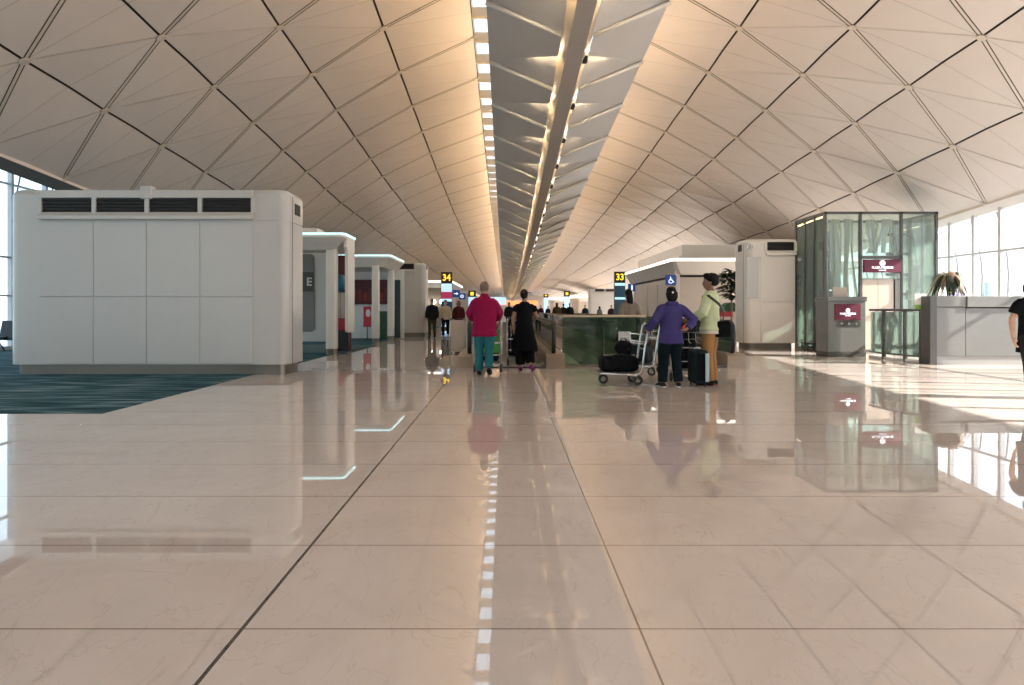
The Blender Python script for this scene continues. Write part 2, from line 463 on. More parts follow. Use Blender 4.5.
for j in range(2, 34):
    y = 13 + STEP * (j - 4)
    for dy in (.9,):
        bx = MB(); bx.bbox(.20, .30, y + dy, y + dy + .22, zi(y + dy) - .12, zi(y + dy) - .02, .01); bx.build('driver_box', M['dark'], spine)
M['tube'] = emat('warm_lamp', (1.0, .80, .52), 90)
M['tube'].cycles.emission_sampling = 'NONE'
nb = 0
J0, J1 = -3, 50
stuffp = MB(); stuffr = MB()
for j in range(J0, J1):
    Y = 13 + STEP * j
    for s in (-1, 1):
        O, On = Vector((s * 1.75, Y, zo(Y))), Vector((s * 1.75, Y - STEP, zo(Y - STEP)))
        I, In = Vector((s * .30, Y, zi(Y))), Vector((s * .30, Y - STEP, zi(Y - STEP)))
        Ym = Y - 1.62; Im = Vector((s * .30, Ym, zi(Ym))); Im2 = Im + Vector((0, .03, .15)); O2 = O + Vector((0, .02, .02))
        pan = MB() if nb < 46 else stuffp
        pan.add([O2, I, Im2], [(0, 1, 2)])
        mid = (On + In) / 2 + Vector((0, 0, .0))
        pan.add([On, O, In + Vector((0, 0, -.01))], [(0, 1, 2)]); pan.add([O, Im, In + Vector((0, 0, -.01))], [(0, 1, 2)])
        rod = MB() if nb < 46 else stuffr
        rod.tube([O + Vector((0, 0, -.04)), I + Vector((0, .03, -.03))], .045, 8)
        if nb < 46:
            pan.build('reflector_panel', M['reflector'], spine, fix=False); rod.build('strut', M['rod'], spine, smooth=True)
            e = Im + (O - Im) * .40
            t = MB(); t.tube([Im + Vector((s * .05, -.01, .065)), e + Vector((0, -.01, .05))], .016, 6); t.build('lamp_tube', M['tube'], spine)
        nb += .5
p = stuffp.build('reflector_panel', M['reflector'], spine, fix=False); p['kind'] = 'stuff'
p = stuffr.build('strut', M['rod'], spine); p['kind'] = 'stuff'
# uplight troughs on both edges of the reflector
for s in (-1, 1):
    tr = MB()
    for j in range(NR - 13):
        y, y2 = Y0 + STEP * j, Y0 + STEP * (j + 1)
        tr.add([(s * 1.62, y, zo(y) + .02), (s * 1.75, y, zo(y)), (s * 1.75, y2, zo(y2)), (s * 1.62, y2, zo(y2) + .02)], [(0, 1, 2, 3)])
        tr.add([(s * 1.62, y, zo(y) + .02), (s * 1.62, y2, zo(y2) + .02), (s * 1.62, y2, zo(y2) + .14), (s * 1.62, y, zo(y) + .14)], [(0, 1, 2, 3)])
    tr.build('uplight_trough', M['tan'], spine, fix=False)

# ================================================================== LIGHT
def area(name, loc, rot, sx, sy, power, col, portal=False, spread=None):
    l = bpy.data.lights.new(name, 'AREA'); l.shape = 'RECTANGLE'; l.size = sx; l.size_y = sy; l.energy = power; l.color = col
    if portal: l.cycles.is_portal = True
    if spread: l.spread = spread
    o = bpy.data.objects.new(name, l); COL.objects.link(o); o.location = loc; o.rotation_euler = rot; return o
UP = 1.0
for s in (-1, 1):
    for i in range(13):
        y = 0 + 10.4 * i + 5.2
        slope = math.atan((zo(y + 5) - zo(y - 5)) / 10)
        a = area('uplight', (XC + s * 1.72, y, zo(y) + .16), (0, 0, 0), .1, 10.0, (95 if s < 0 else 70), (1.0, .66, .34))
        # faces up and outward
        d = Vector((s * .92, 0, .42)).normalized(); a.rotation_euler = d.to_track_quat('-Z', 'Y').to_euler()
        xq = Matrix.Rotation(0, 3, 'X')
        zax = -d; yax = Vector((0, math.cos(slope), math.sin(slope))); xax = yax.cross(zax).normalized(); yax = zax.cross(xax)
        a.rotation_euler = Matrix((xax, yax, zax)).transposed().to_euler()
sun = bpy.data.lights.new('sun', 'SUN'); sun.energy = 13.0; sun.angle = math.radians(.6); sun.color = (1, .93, .84)
so = bpy.data.objects.new('sun', sun); COL.objects.link(so)
so.rotation_euler = Vector((-1, .19, -.60)).to_track_quat('-Z', 'Y').to_euler()
W = bpy.data.worlds.new('World'); scene.world = W; W.use_nodes = True
N, L = W.node_tree.nodes, W.node_tree.links
bg = N['Background']; tc = N.new('ShaderNodeTexCoord'); sp = N.new('ShaderNodeSeparateXYZ'); L.new(tc.outputs['Generated'], sp.inputs[0])
cr = N.new('ShaderNodeValToRGB'); mr = N.new('ShaderNodeMapRange')
mr.inputs['From Min'].default_value = -1; mr.inputs['From Max'].default_value = 1; L.new(sp.outputs[2], mr.inputs['Value'])
L.new(mr.outputs[0], cr.inputs['Fac'])
el = cr.color_ramp.elements
el[0].position = .45; el[0].color = (.75, .76, .76, 1); el[1].position = 1; el[1].color = (.42, .62, .95, 1)
e = el.new(.5); e.color = (.95, .97, 1, 1); e = el.new(.62); e.color = (.8, .9, 1, 1)
L.new(cr.outputs[0], bg.inputs['Color']); bg.inputs['Strength'].default_value = 2.2
# daylight openings
area('daylight_right', (WR + .3, 50, 2.6), (0, PI / 2, 0), 4.6, 140, 0, (1, 1, 1), True)
area('daylight_left', (WL - .3, 50, 3.2), (0, -PI / 2, 0), 6.0, 140, 0, (1, 1, 1), True)
area('daylight_top', (XC, 50, 9.6), (0, 0, 0), 4.4, 140, 0, (1, 1, 1), True)

# ================================================================== CAMERA
cam = bpy.data.cameras.new('camera'); cam.lens = 24; cam.sensor_width = 36; cam.clip_end = 2000; cam.clip_start = .05
co = bpy.data.objects.new('camera', cam); COL.objects.link(co); scene.camera = co
co.location = (0, 0, EYE); co.rotation_euler = (PI / 2, 0, 0)
cam.shift_x = 6 / 1024; cam.shift_y = -32.5 / 1024
vs = scene.view_settings
vs.view_transform = 'Standard'; vs.look = 'None'; vs.gamma = 1; vs.exposure = 0.58
scene.cycles.caustics_reflective = False; scene.cycles.caustics_refractive = False; scene.cycles.sample_clamp_indirect = 6
scene.cycles.use_adaptive_sampling = False; vs.use_curve_mapping = False
# ================================================================== AIR-CONDITIONING CABINETS
def cabinet(label, X0, X1, Y, H=3.58, depth=1.15, cols=None, vents=(), left_extra=False, block=None, endvent=1, rc=.22, white='white'):
    """white double-row clad cabinet: plinth, rounded shell, access panels, hooded vents (positions in scene X)"""
    xm = (X0 + X1) / 2; w = (X1 - X0) / 2
    t = thing('air_conditioning_cabinet', label, 'cabinet', (xm, Y, 0))
    p = MB(); p.prism(rrect(-w + .09, w - .09, .10, depth - .10, rc - .06, 6), 0, .2); p.build('plinth', M['steel'], t, True, 40)
    b = MB()
    b.prism(rrect(-w, w, 0, depth, rc, 8), .2, 1.495); b.prism(rrect(-w, w, 0, depth, rc, 8), 1.505, 2.955)
    b.prism(rrect(-w + .012, w - .012, .012, depth - .012, rc, 8), .25, 2.97)
    b.build('cladding', M[white], t, True, 40)
    for sx in (-1, 1):
        q = MB(); q.box(min(sx * w, sx * (w + .004)), max(sx * w, sx * (w + .004)), rc + .03, rc + .055, .2, H - .12); q.build('shadow_seam', M['greydark'], t)
    top = MB(); c = rrect(-w, w, 0, depth, rc, 8); c2 = rrect(-w + .04, w - .04, .04, depth - .04, rc - .03, 8); c3 = rrect(-w + .10, w - .10, .12, depth - .1, rc - .08, 8)
    top.frustum(c, 2.968, c, H - .10); top.frustum(c, H - .10, c2, H - .03); top.frustum(c2, H - .03, c3, H)
    top.build('fascia', M[white], t, True, 35)
    if cols:
        for a, e in zip(cols, cols[1:]):
            for z0, z1 in ((.215, 1.49), (1.51, 2.95)):
                q = MB(); q.bbox(a - xm + .006, e - xm - .006, -.014, .03, z0, z1, .004, 1); q.build('access_panel', M[white], t)
    if vents:
        va, vb = vents[0][0] - xm - .05, vents[-1][1] - xm + .05
        fr = MB()
        fr.bbox(va, vb, -.05, .05, 3.40, H - .03, .01); fr.add([(va, -.11, 2.99), (vb, -.11, 2.99), (vb, -.11, 3.05), (va, -.11, 3.05), (va, .02, 2.99), (vb, .02, 2.99), (vb, -.03, 3.13), (va, -.03, 3.13)],
               [(0, 1, 2, 3), (3, 2, 6, 7), (0, 4, 5, 1), (0, 3, 7, 4), (1, 5, 6, 2)])
        xs = [va] + [((vents[i][1] + vents[i + 1][0]) / 2 - xm) for i in range(len(vents) - 1)] + [vb]
        for x in xs: fr.bbox(x - .04, x + .04, -.05, .04, 3.1, 3.41, .008)
        fr.build('vent_frame', M[white], t)
        for a, e in vents:
            v = MB(); v.mat(0).box(a - xm, e - xm, -.012, .0, 3.11, 3.40)
            for i in range(4): v.mat(1).add([(a - xm, -.035, 3.14 + .065 * i), (e - xm, -.035, 3.14 + .065 * i), (e - xm, -.012, 3.17 + .065 * i), (a - xm, -.012, 3.17 + .065 * i)], [(0, 1, 2, 3)])
            v.build('vent', [M['dark'], M['black']], t)
    if endvent:
        s = endvent; x = s * w
        v = MB(); v.bbox(min(x, x + s * .012), max(x, x + s * .012), .40, .74, 3.14, 3.36, .004, 1); v.build('end_vent', M['dark'], t)
    if block:
        q = MB(); q.bbox(block[0] - xm, block[1] - xm, -.07, .12, H - .20, H + .05, .03, 3); q.build('cover_block', M[white], t, True, 40)
    return t
YB = GY(375)
k1 = cabinet('big white ventilation cabinet with four black vents on the teal carpet, nearest at left', -9.60, -4.19, YB, 3.58, 1.12,
        [WX(p, YB) for p in (39.5, 93.5, 146.5, 200, 253)], [(WX(a, YB), WX(b, YB)) for a, b in ((43, 92.5), (97, 145), (150, 198), (203, 251))],
        block=(WX(141, YB), WX(153, YB)))
cabinet('white ventilation cabinet beyond the two column canopies on the left', -8.6, -3.72, 31.5, 3.42, 1.3, [-8.2, -7.2, -6.2, -5.2, -4.15], [(-6.9, -5.6), (-5.5, -4.25)])
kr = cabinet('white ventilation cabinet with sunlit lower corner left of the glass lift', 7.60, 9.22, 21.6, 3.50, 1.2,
        [8.05, 9.14], [(8.26, 9.10)], endvent=-1, white='white2')  # lighter than its twin at left: the brighter light is put into the colour
em = MB(); em.torus((7.72 - 8.41, -.005, 3.22), (0, 1, 0), .085, .02, 20, 6); em.build('round_emblem', M['silver'], kr, True)
nq = MB(); nq.box(7.62 - 8.41, 7.98 - 8.41, -.02, .0, 1.62, 2.92); nq.build('recess_panel', M['white'], kr)
cabinet('distant white ventilation cabinet behind the tall sign numbered 33', 8.4, 12.9, 69, 3.40, 1.3, None, [(9.0, 9.9), (10.1, 11.2)], endvent=0)

# ================================================================== SHOP KIOSKS WITH CANOPIES
M['strip_cool'] = emat('cool_light_strip', (.50, .84, .92), 1.0)
M['strip_white'] = emat('white_light_strip', (1, .90, .82), 1.2)
M['canopy'] = pmat('canopy_shell', (.70, .68, .63), .35, 0, .03, 3)
M['maroon'] = pmat('maroon_shelf', (.10, .016, .02), .5, 0, .3, 8)
M['redfab'] = pmat('red_fabric', (.42, .03, .05), .6)
M['darkteal'] = pmat('dark_teal_panel', (.02, .05, .055), .4)
M['greyboard'] = pmat('grey_board', (.22, .225, .22), .45)
M['boardwhite'] = pmat('white_board', (.68, .69, .66), .45, 0, .02, 4)
def canopy_poly(xl, xr, yf, yb, ch, side):
    """plan outline, chamfered at the corner that looks onto the concourse (side +1: right end, -1: left end)"""
    if side > 0: return [(xl, yf), (xr - ch[0], yf), (xr, yf + ch[1]), (xr, yb), (xl, yb)]
    return [(xl, yf + ch[1]), (xl + ch[0], yf), (xr, yf), (xr, yb), (xl, yb)]
def canopy(t, xl, xr, yf, yb, z0, z1, ch, side, ox, oy, mat, strip_mat, inset=.35, sh=.055, strip=True):
    A = lambda P: [(x - ox, y - oy) for x, y in P]
    P = A(canopy_poly(xl, xr, yf, yb, ch, side))
    s = inset
    Q = A(canopy_poly(xl + (s if side < 0 else 0), xr - (s if side > 0 else 0), yf + s, yb, ch, side))
    m = MB(); m.frustum(Q, z0, P, z1 - .12); m.frustum(P, z1 - .12, P, z1); m.build('canopy', mat, t)
    if strip:
        q = MB(); n = 3
        idx = [0, 1, 2, 3] if side > 0 else [4, 0, 1, 2]
        pts = [P[i] for i in idx]
        cx = sum(p[0] for p in P) / len(P); cy = sum(p[1] for p in P) / len(P)
        for a, b in zip(pts, pts[1:]):
            d = Vector((b[0] - a[0], b[1] - a[1])).normalized(); nrm = Vector((d.y, -d.x))
            if nrm.dot(Vector((cx - a[0], cy - a[1]))) > 0: nrm = -nrm
            e = nrm * .02
            q.add([(a[0] + e.x, a[1] + e.y, z1 - sh), (b[0] + e.x, b[1] + e.y, z1 - sh), (b[0] + e.x, b[1] + e.y, z1), (a[0] + e.x, a[1] + e.y, z1), (a[0], a[1], z1 - sh), (b[0], b[1], z1 - sh), (b[0], b[1], z1), (a[0], a[1], z1)],
                  [(0, 1, 2, 3), (4, 7, 6, 5), (0, 4, 5, 1), (3, 2, 6, 7)])
        q.build('light_strip', strip_mat, t)
def column(t, x, y, w, z1, mat=None):
    c = MB(); c.prism(rrect(x - w / 2, x + w / 2, y - w / 2, y + w / 2, w * .22, 4), .17, z1); q = c.build('column', mat or M['canopy'], t, True, 40)
    b = MB(); b.prism(rrect(x - w / 2 + .015, x + w / 2 - .015, y - w / 2 + .015, y + w / 2 - .015, w * .2, 4), 0, .17); b.build('column_base', M['steel'], q, True, 40)
# ---- nearest kiosk on the left
ox, oy = -6.8, 19.2
ka = thing('shop_kiosk', 'white canopied kiosk with blue-lit roof edge just behind the big white cabinet', 'kiosk', (ox, oy, 0))
canopy(ka, -9.4, -4.42, 18.6, 19.98, 2.92, 3.36, (.08, .1), 1, ox, oy, M['canopy'], M['strip_cool'])
column(ka, -4.88 - ox, 19.14 - oy, .30, 2.95)
up = MB(); up.bbox(-8.0 - ox, -5.3 - ox, 19.2 - oy, 19.9 - oy, 3.36, 3.56, .03); up.build('roof_box', M['canopy'], ka)
ep = MB()   # rounded portal end: slim white side fin hanging to knee height
prof = [(19.12, .68), (19.2, .62), (19.86, .60), (19.95, .70), (19.95, 3.25), (18.95, 3.25), (18.95, 3.0), (19.12, 2.9)]
ep.add([(x - ox, y - oy, z) for x in (-4.51, -4.425) for y, z in prof], [tuple(range(8)), tuple(range(8, 16))] + [(i, (i + 1) % 8, 8 + (i + 1) % 8, 8 + i) for i in range(8)])
ep.build('side_fin', M['canopy'], ka)
bw = MB(); bw.bbox(-9.4 - ox, -5.32 - ox, 20.4 - oy, 20.55 - oy, .30, 2.95, .03); bw.build('back_wall', M['boardwhite'], ka)
bo = MB(); P = rrect(-8.0, -5.72, .60, 2.92, .12, 5)
bo.add([(x - ox, 20.36 - oy, z) for x, z in P] + [(x - ox, 20.40 - oy, z) for x, z in P], [tuple(range(len(P))), tuple(range(len(P), 2 * len(P)))] + [(i, (i + 1) % len(P), len(P) + (i + 1) % len(P), len(P) + i) for i in range(len(P))])
bd = bo.build('wall_board', M['greyboard'], ka)
sg = MB(); sg.box(-6.5 - ox, -5.74 - ox, 20.33 - oy, 20.36 - oy, 1.80, 2.38); sg.build('name_plate', M['greydark'], bd)
text_mesh('letter', 'E', .34, M['boardwhite'], bd, (-5.86 - ox, 20.325 - oy, 2.08), bold=.008)
fl = MB(); fl.bbox(-9.4 - ox, -4.6 - ox, 19.4 - oy, 24 - oy, .008, .03, .005, 1); fl.build('floor_mat', M['teal'], ka)
# items inside it
dw = thing('display_stand', 'dark display wall inside the nearest left kiosk', 'display stand', (-5.0, 20.6, 0))
q = MB(); q.bbox(-.30, .32, 0, .12, .03, 2.90, .02); q.build('back_panel', M['maroon'], dw)
q = MB(); q.bbox(-.13, .0, -.03, 0, 1.0, 1.78, .008); q.bbox(.012, .14, -.03, 0, 1.0, 1.78, .008); q.build('poster_pair', M['wallbeige'], dw)
q = MB(); q.bbox(.16, .24, -.04, 0, .8, 2.0, .015); q.build('trim_strip', pmat('petrol_trim', (.02, .11, .14), .4), dw)
q = MB(); q.ball((0, 0, 0), (.165, .165, .27), 20, 14); gb = q.build('globe_lantern', pmat('blue_globe', (.03, .14, .22), .3, 0, .5, 3), None, True); gb.location = (-4.93, 20.38, 2.05)
tag(gb, 'blue globe lantern hanging before the dark display wall in the nearest left kiosk', 'lantern')
q = MB(); q.tube([(0, 0, .25), (0, 0, .86)], .008, 6); q.build('cord', M['dark'], gb)
q = thing('bench', 'red upholstered bench under the posters in the nearest left kiosk', 'bench', (-4.88, 20.35, 0))
s_ = MB(); s_.bbox(-.22, .22, -.15, .15, .64, .98, .04, 3); s_.build('seat', M['redfab'], q, True, 40)
s_ = MB(); s_.bbox(-.2, .2, -.13, .13, .03, .64, .01); s_.build('base', M['dark'], q)
# ---- second kiosk on the left
ox, oy = -7, 28
kb = thing('shop_kiosk', 'white kiosk with two slim columns under a lit canopy, second on the left', 'kiosk', (ox, oy, 0))
canopy(kb, -10.5, -4.40, 26.0, 29.4, 2.90, 3.36, (.08, .12), 1, ox, oy, M['canopy'], M['strip_cool'], .30)
column(kb, -4.98 - ox, 26.1 - oy, .27, 2.95); column(kb, -4.80 - ox, 28.5 - oy, .27, 2.95)
bw = MB(); bw.box(-10.5 - ox, -4.42 - ox, 29.5 - oy, 29.65 - oy, .03, 3.0); bw.build('back_wall', M['boardwhite'], kb)
q = MB(); q.bbox(-6.7 - ox, -4.97 - ox, 29.38 - oy, 29.5 - oy, 1.50, 2.55, .02); sh = q.build('shelf_unit', M['maroon'], kb)
for i in range(7):
    q = MB(); q.bbox(-6.6 - ox + .23 * i, -6.42 - ox + .23 * i, 29.33 - oy, 29.38 - oy, 1.62, 2.2 - .1 * (i % 3), .01, 1); q.build('shelf_panel', pmat('shelf_goods', (.16 + .03 * (i % 3), .03, .03), .5), sh)
q = MB(); q.bbox(-4.90 - ox, -4.56 - ox, 29.42 - oy, 29.5 - oy, .05, 2.55, .01); q.build('door_leaf', M['darkteal'], kb)
q = MB(); q.bbox(-5.6 - ox, -5.05 - ox, 28.9 - oy, 29.3 - oy, .05, 1.2, .03); q.build('counter', M['glass_green'], kb)
q = thing('poster_stand', 'small red and white poster stand between the slim columns of the second left kiosk', 'poster', (-5.75, 28.3, 0))
s_ = MB(); s_.bbox(-.16, .16, -.02, .02, .55, 1.4, .01); pp = s_.build('poster', M['redfab'], q)
s_ = MB(); s_.ball((.04, -.025, 1.12), (.10, .012, .16)); s_.build('white_figure', M['boardwhite'], pp, True)
s_ = MB(); s_.cyl((0, 0), .16, 0.03, .06); s_.tube([(0, 0, .05), (0, 0, .56)], .02); s_.build('foot', M['dark'], q)
# ---- third kiosk on the left, beyond the cabinet
ox, oy = -7, 50
kc = thing('shop_kiosk', 'far left beige kiosk with white lit roof edge behind the sign numbered 34', 'kiosk', (ox, oy, 0))
canopy(kc, -12, -3.95, 49.5, 62, 2.9, 3.40, (.15, .25), 1, ox, oy, M['canopy'], M['strip_white'], .5, .16)
q = MB(); q.box(-11.5 - ox, -4.6 - ox, 50.5 - oy, 61.5 - oy, 0, 2.92); q.build('shop_wall', pmat('dark_brown_wall', (.24, .20, .155), .5), kc)  # shop wall in plain dark brown
for i in range(3):
    q = MB(); q.ball((-5.95 + .62 * i - ox, 50.2 - oy, 1.85), .17, 14, 10); q.build('globe_light', emat('globe_light', (1, .93, .85), 5), kc, True)
# plain wall running on beyond
q = thing('shop_kiosk', 'beige flat-fronted kiosk furthest along the left side, behind the red jacket man', 'kiosk', (-5.5, 85, 0))
s_ = MB(); s_.box(-4.5, 1.9, -16, 20, 0, 2.9); s_.build('shop_wall', M['wallbeige'], q)
s_ = MB(); s_.bbox(-4.6, 2.05, -16.2, 20, 2.9, 3.2, .04); s_.build('canopy', M['canopy'], q)
# ---- kiosk on the right
ox, oy = 10, 30
kd = thing('shop_kiosk', 'beige kiosk with a long white light strip under its roof, right of the walkways', 'kiosk', (ox, oy, 0))
canopy(kd, 6.80, 14.4, 27.9, 39, 2.72, 3.37, (.12, .16), -1, ox, oy, M['white2'], M['strip_white'], .34, .12)
q = MB(); q.prism([(7.15 - ox, 28.2 - oy), (13.6 - ox, 28.2 - oy), (13.6 - ox, 39 - oy), (7.15 - ox, 39 - oy)], 3.37, 3.50)
q.prism([(7.35 - ox, 28.5 - oy), (13.6 - ox, 28.5 - oy), (13.6 - ox, 38 - oy), (7.35 - ox, 38 - oy)], 3.5, 3.98); q.build('roof_box', M['white2'], kd)
q = MB(); q.box(7.22 - ox, 13.5 - ox, 28.6 - oy, 38.6 - oy, 2.60, 2.74); q.build('shadow_gap', M['dark'], kd)
q = MB(); q.box(7.20 - ox, 13.5 - ox, 28.55 - oy, 38.6 - oy, 0, 2.62); q.build('shop_wall', M['wallbeige'], kd)
q = MB(); q.bbox(7.04 - ox, 7.22 - ox, 28.35 - oy, 28.55 - oy, 0, 3.2, .02); q.build('corner_post', M['white2'], kd)
for y in (30.2, 32.4, 34.6):
    q = MB(); q.bbox(7.17 - ox, 7.20 - ox, y - oy, y + 1.9 - oy, .15, 2.45, .005, 1); q.build('wall_panel', M['wallbeige'], kd)
# ---- far right kiosks
ox, oy = 11, 97
ke = thing('shop_kiosk', 'far right kiosk with warm glowing roof edge left of the distant vented cabinet', 'kiosk', (ox, oy, 0))
canopy(ke, 9.2, 14.4, 92, 104, 2.4, 3.3, (.3, .5), -1, ox, oy, M['canopy'], emat('warm_strip', (1, .72, .42), 1.6), .6, .4)
q = MB(); q.box(9.9 - ox, 13.7 - ox, 93 - oy, 103 - oy, 0, 2.42); q.build('shop_wall', M['wallbeige'], ke)
ox, oy = 9, 122
kf = thing('shop_kiosk', 'furthest right kiosk with a white rounded roof, far down the hall', 'kiosk', (ox, oy, 0))
canopy(kf, 7.4, 12.5, 117, 128, 2.6, 3.4, (.6, .8), -1, ox, oy, M['canopy'], M['strip_white'], .6, .4)
q = MB(); q.box(8.2 - ox, 12.2 - ox, 118 - oy, 127 - oy, 0, 2.62); q.build('shop_wall', M['wallbeige'], kf)

# ================================================================== GATE SIGNS
M['signblack'] = pmat('sign_black', (.012, .011, .010), .35)
M['signyellow'] = emat('sign_yellow', (1.0, .62, .05), .9)
M['scr_blue'] = emat('screen_pale_blue', (.42, .62, .82), .75)
M['scr_red'] = emat('screen_crimson', (.40, .03, .09), .45)
M['scr_dark'] = emat('screen_dark_teal', (.01, .05, .08), .25)
M['scr_cyan'] = emat('screen_cyan', (.35, .66, .82), .8)
def gate_sign(label, X, Y, top, w, num, bands, base=0.0):
    t = thing('gate_sign', label, 'sign', (X, Y, 0))
    q = MB(); q.bbox(-w / 2, w / 2, .0, .30, base, top, .015); q.build('pylon', M['signblack'], t)
    h = top
    nh = w * .95
    if num:
        q = MB(); q.box(-w / 2 + .02, w / 2 - .02, -.02, .0, top - nh - .02, top - .02); npn = q.build('number_panel', M['signblack'], t)
        text_mesh('number', num, w * .82, M['signyellow'], npn, (0, -.026, top - nh * .5 - .03), bold=.012 * w / .7, sx=.92)
    for mat, z0, z1 in bands:
        u = .24 if mat is M['signyellow'] else .5
        q = MB(); q.box(-w * u + .02, w * u - .02, -.015, .0, z0, z1); q.build('screen_band', mat, t)
    return t
Ys = 45
gate_sign('tall black sign with yellow number 34 over pale blue and crimson screen bands', WX(446.6, Ys), Ys, WZ(272, Ys), .74, '34',
          [(M['scr_blue'], WZ(291.8, Ys), WZ(283.6, Ys)), (M['scr_red'], WZ(298.6, Ys), WZ(291.9, Ys)), (M['scr_blue'], WZ(301.5, Ys), WZ(298.8, Ys)), (M['scr_dark'], .25, WZ(301.8, Ys)), (M['scr_blue'], .15, .5)])
gate_sign('tall black sign with yellow number 33 above dark blue screens beside the glass barrier', WX(620, Ys), Ys, WZ(271.6, Ys), .72, '33',
          [(M['scr_cyan'], WZ(285.6, Ys), WZ(283, Ys)), (M['scr_dark'], WZ(297, Ys), WZ(286, Ys)), (M['scr_cyan'], WZ(299.4, Ys), WZ(297.3, Ys)), (M['scr_dark'], .2, WZ(299.8, Ys))])
Yq = 82
gate_sign('distant black sign with pale blue screen rising over the green glass barrier', WX(567, Yq), Yq, WZ(291, Yq), .72, None, [(M['signyellow'], WZ(295.0, Yq), WZ(292.4, Yq)), (M['scr_blue'], .6, WZ(296.6, Yq))])
Yq = 110
gate_sign('small far sign with pale screen right of the woman in black', WX(546, Yq), Yq, WZ(294, Yq), .8, None, [(M['signyellow'], WZ(296, Yq), WZ(294.8, Yq)), (M['scr_blue'], .6, WZ(297.6, Yq))])
Yq = 66
gate_sign('far black and yellow sign half hidden left of the red jacket', WX(472, Yq), Yq, WZ(290.5, Yq), .75, None, [(M['signyellow'], WZ(295.4, Yq), WZ(292.0, Yq)), (M['scr_blue'], .6, WZ(297, Yq))])
# blue pictogram signs
M['signblue'] = emat('sign_blue', (.01, .045, .17), .5)
M['pictowhite'] = emat('pictogram_white', (.85, .9, .95), .8)
def picto(label, px, py, Y, w, kind):
    X, Z = WX(px, Y), WZ(py, Y)
    t = thing('pictogram_sign', label, 'sign', (X, Y, Z - w / 2))
    q = MB(); q.bbox(-w / 2, w / 2, 0, .10, 0, w, .015); q.build('panel', M['signblue'], t)
    s = MB(); c = w / 2
    if kind == 'wheelchair':
        s.ball((-.02 * w / .6, -.012, c + .27 * w), (.06 * w, .01, .06 * w), 10, 8)
        s.tube([(-.05 * w, -.012, c + .19 * w), (-.03 * w, -.012, c - .02 * w), (.16 * w, -.012, c - .02 * w), (.24 * w, -.012, c - .22 * w), (.31 * w, -.012, c - .20 * w)], .035 * w, 6)
        s.tube([(-.04 * w, -.012, c + .09 * w), (.12 * w, -.012, c + .09 * w)], .03 * w, 6)
        pts = [(-.02 * w + .19 * w * math.cos(a), -.012, c - .12 * w + .19 * w * math.sin(a)) for a in [PI * .62 + i * (PI * 1.25) / 12 for i in range(13)]]
        s.tube(pts, .03 * w, 6)
    elif kind == 'man':
        s.ball((0, -.012, c + .29 * w), (.09 * w, .01, .09 * w), 10, 8); s.box(-.11 * w, .11 * w, -.02, -.004, c - .08 * w, c + .17 * w); s.box(-.08 * w, -.01 * w, -.02, -.004, c - .36 * w, c - .07 * w); s.box(.01 * w, .08 * w, -.02, -.004, c - .36 * w, c - .07 * w)
    elif kind == 'arrow':
        s.box(-.28 * w, .1 * w, -.02, -.004, c - .05 * w, c + .05 * w); s.add([(.05 * w, -.014, c + .22 * w), (.05 * w, -.014, c - .22 * w), (.32 * w, -.014, c)], [(0, 1, 2)])
    else:
        s.torus((0, -.012, c), (0, 1, 0), .22 * w, .04 * w, 16, 6); s.box(-.04 * w, .04 * w, -.02, -.004, c - .12 * w, c + .12 * w)
    s.build('symbol', M['pictowhite'], t)
    h = MB(); h.box(-.02, .02, .04, .06, w, max(w + .05, roofz(X - XC, Y) - Z + w / 2 - .02)) if kind in () else h.box(w / 2, w / 2 + .03, .03, .07, .05, w - .05)
    h.build('bracket', M['steel'], t)
    return t
picto('small blue sign with white wheelchair symbol on the right kiosk corner', 671, 280, 28.2, .42, 'wheelchair')
picto('small blue sign with white standing figure right of the number 33 sign', 632, 287.6, 38, .42, 'man')
picto('blue sign with white arrow right of the crimson screen of sign 34', 456, 293.6, 46, .48, 'arrow')
picto('dark blue sign with white ring just right of the blue arrow sign', 462.0, 296.3, 47, .45, 'ring')

# ================================================================== MOVING WALKWAYS
def walkway(label, xl, xr, Y, L, hz=1.0, block=.40, panels=14):
    t = thing('moving_walkway', label, 'moving walkway', ((xl + xr) / 2, Y, 0)); w = (xr - xl) / 2
    q = MB(); q.box(-w + block, w - block, .0, L, 0.0, .02); q.build('tread', M['black'], t)
    q = MB()
    for i in range(14): q.box(-w + block + .02, w - block - .02, .05 + .06 * i, .08 + .06 * i, .02, .026)
    q.build('comb_plate', M['silver'], t)
    for s in (-1, 1):
        xc = s * (w - block / 2)
        q = MB(); prof = [(-.05, 0), (-.05, .24), (.06, .30), (L, .30), (L, 0)]
        x0, x1 = xc - block / 2, xc + block / 2
        q.add([(x, y, z) for x in (x0, x1) for y, z in prof], [(0, 1, 2, 3, 4), (9, 8, 7, 6, 5)] + [(i, (i + 1) % 5, 5 + (i + 1) % 5, 5 + i) for i in range(5)])
        q.build('skirt_deck', M['carpetdeck'], t); xc = s * (w - .235)
        g = MB(); g.box(xc - .008, xc + .008, .15, L - .2, .30, hz - .03); g.build('balustrade_glass', M['glass_bal'], t)
        # handrail: loops down round the newel end
        pts = [(xc, .50, .27), (xc, .22, .27), (xc, .08, .36), (xc, .03, .50), (xc, .03, .74), (xc, .09, .90), (xc, .24, hz), (xc, .6, hz), (xc, L, hz)]
        h = MB(); h.loft(pts, [(.045, .035)] * len(pts), 10); h.build('handrail', M['black'], t, True)
        e = MB(); e.tube([(xc, .35, hz - .05), (xc, L, hz - .05)], .022, 6); e.build('rail_profile', M['tan'], t, True)
    return t
YW = 14.75
walkway('moving walkway entrance the couple is heading into, between black handrails', -1.03, 1.27, YW, 55, 1.0)
walkway('moving walkway entrance right of the glass barrier, behind the waiting pair', 2.92, 5.22, YW + .15, 55, 1.0)
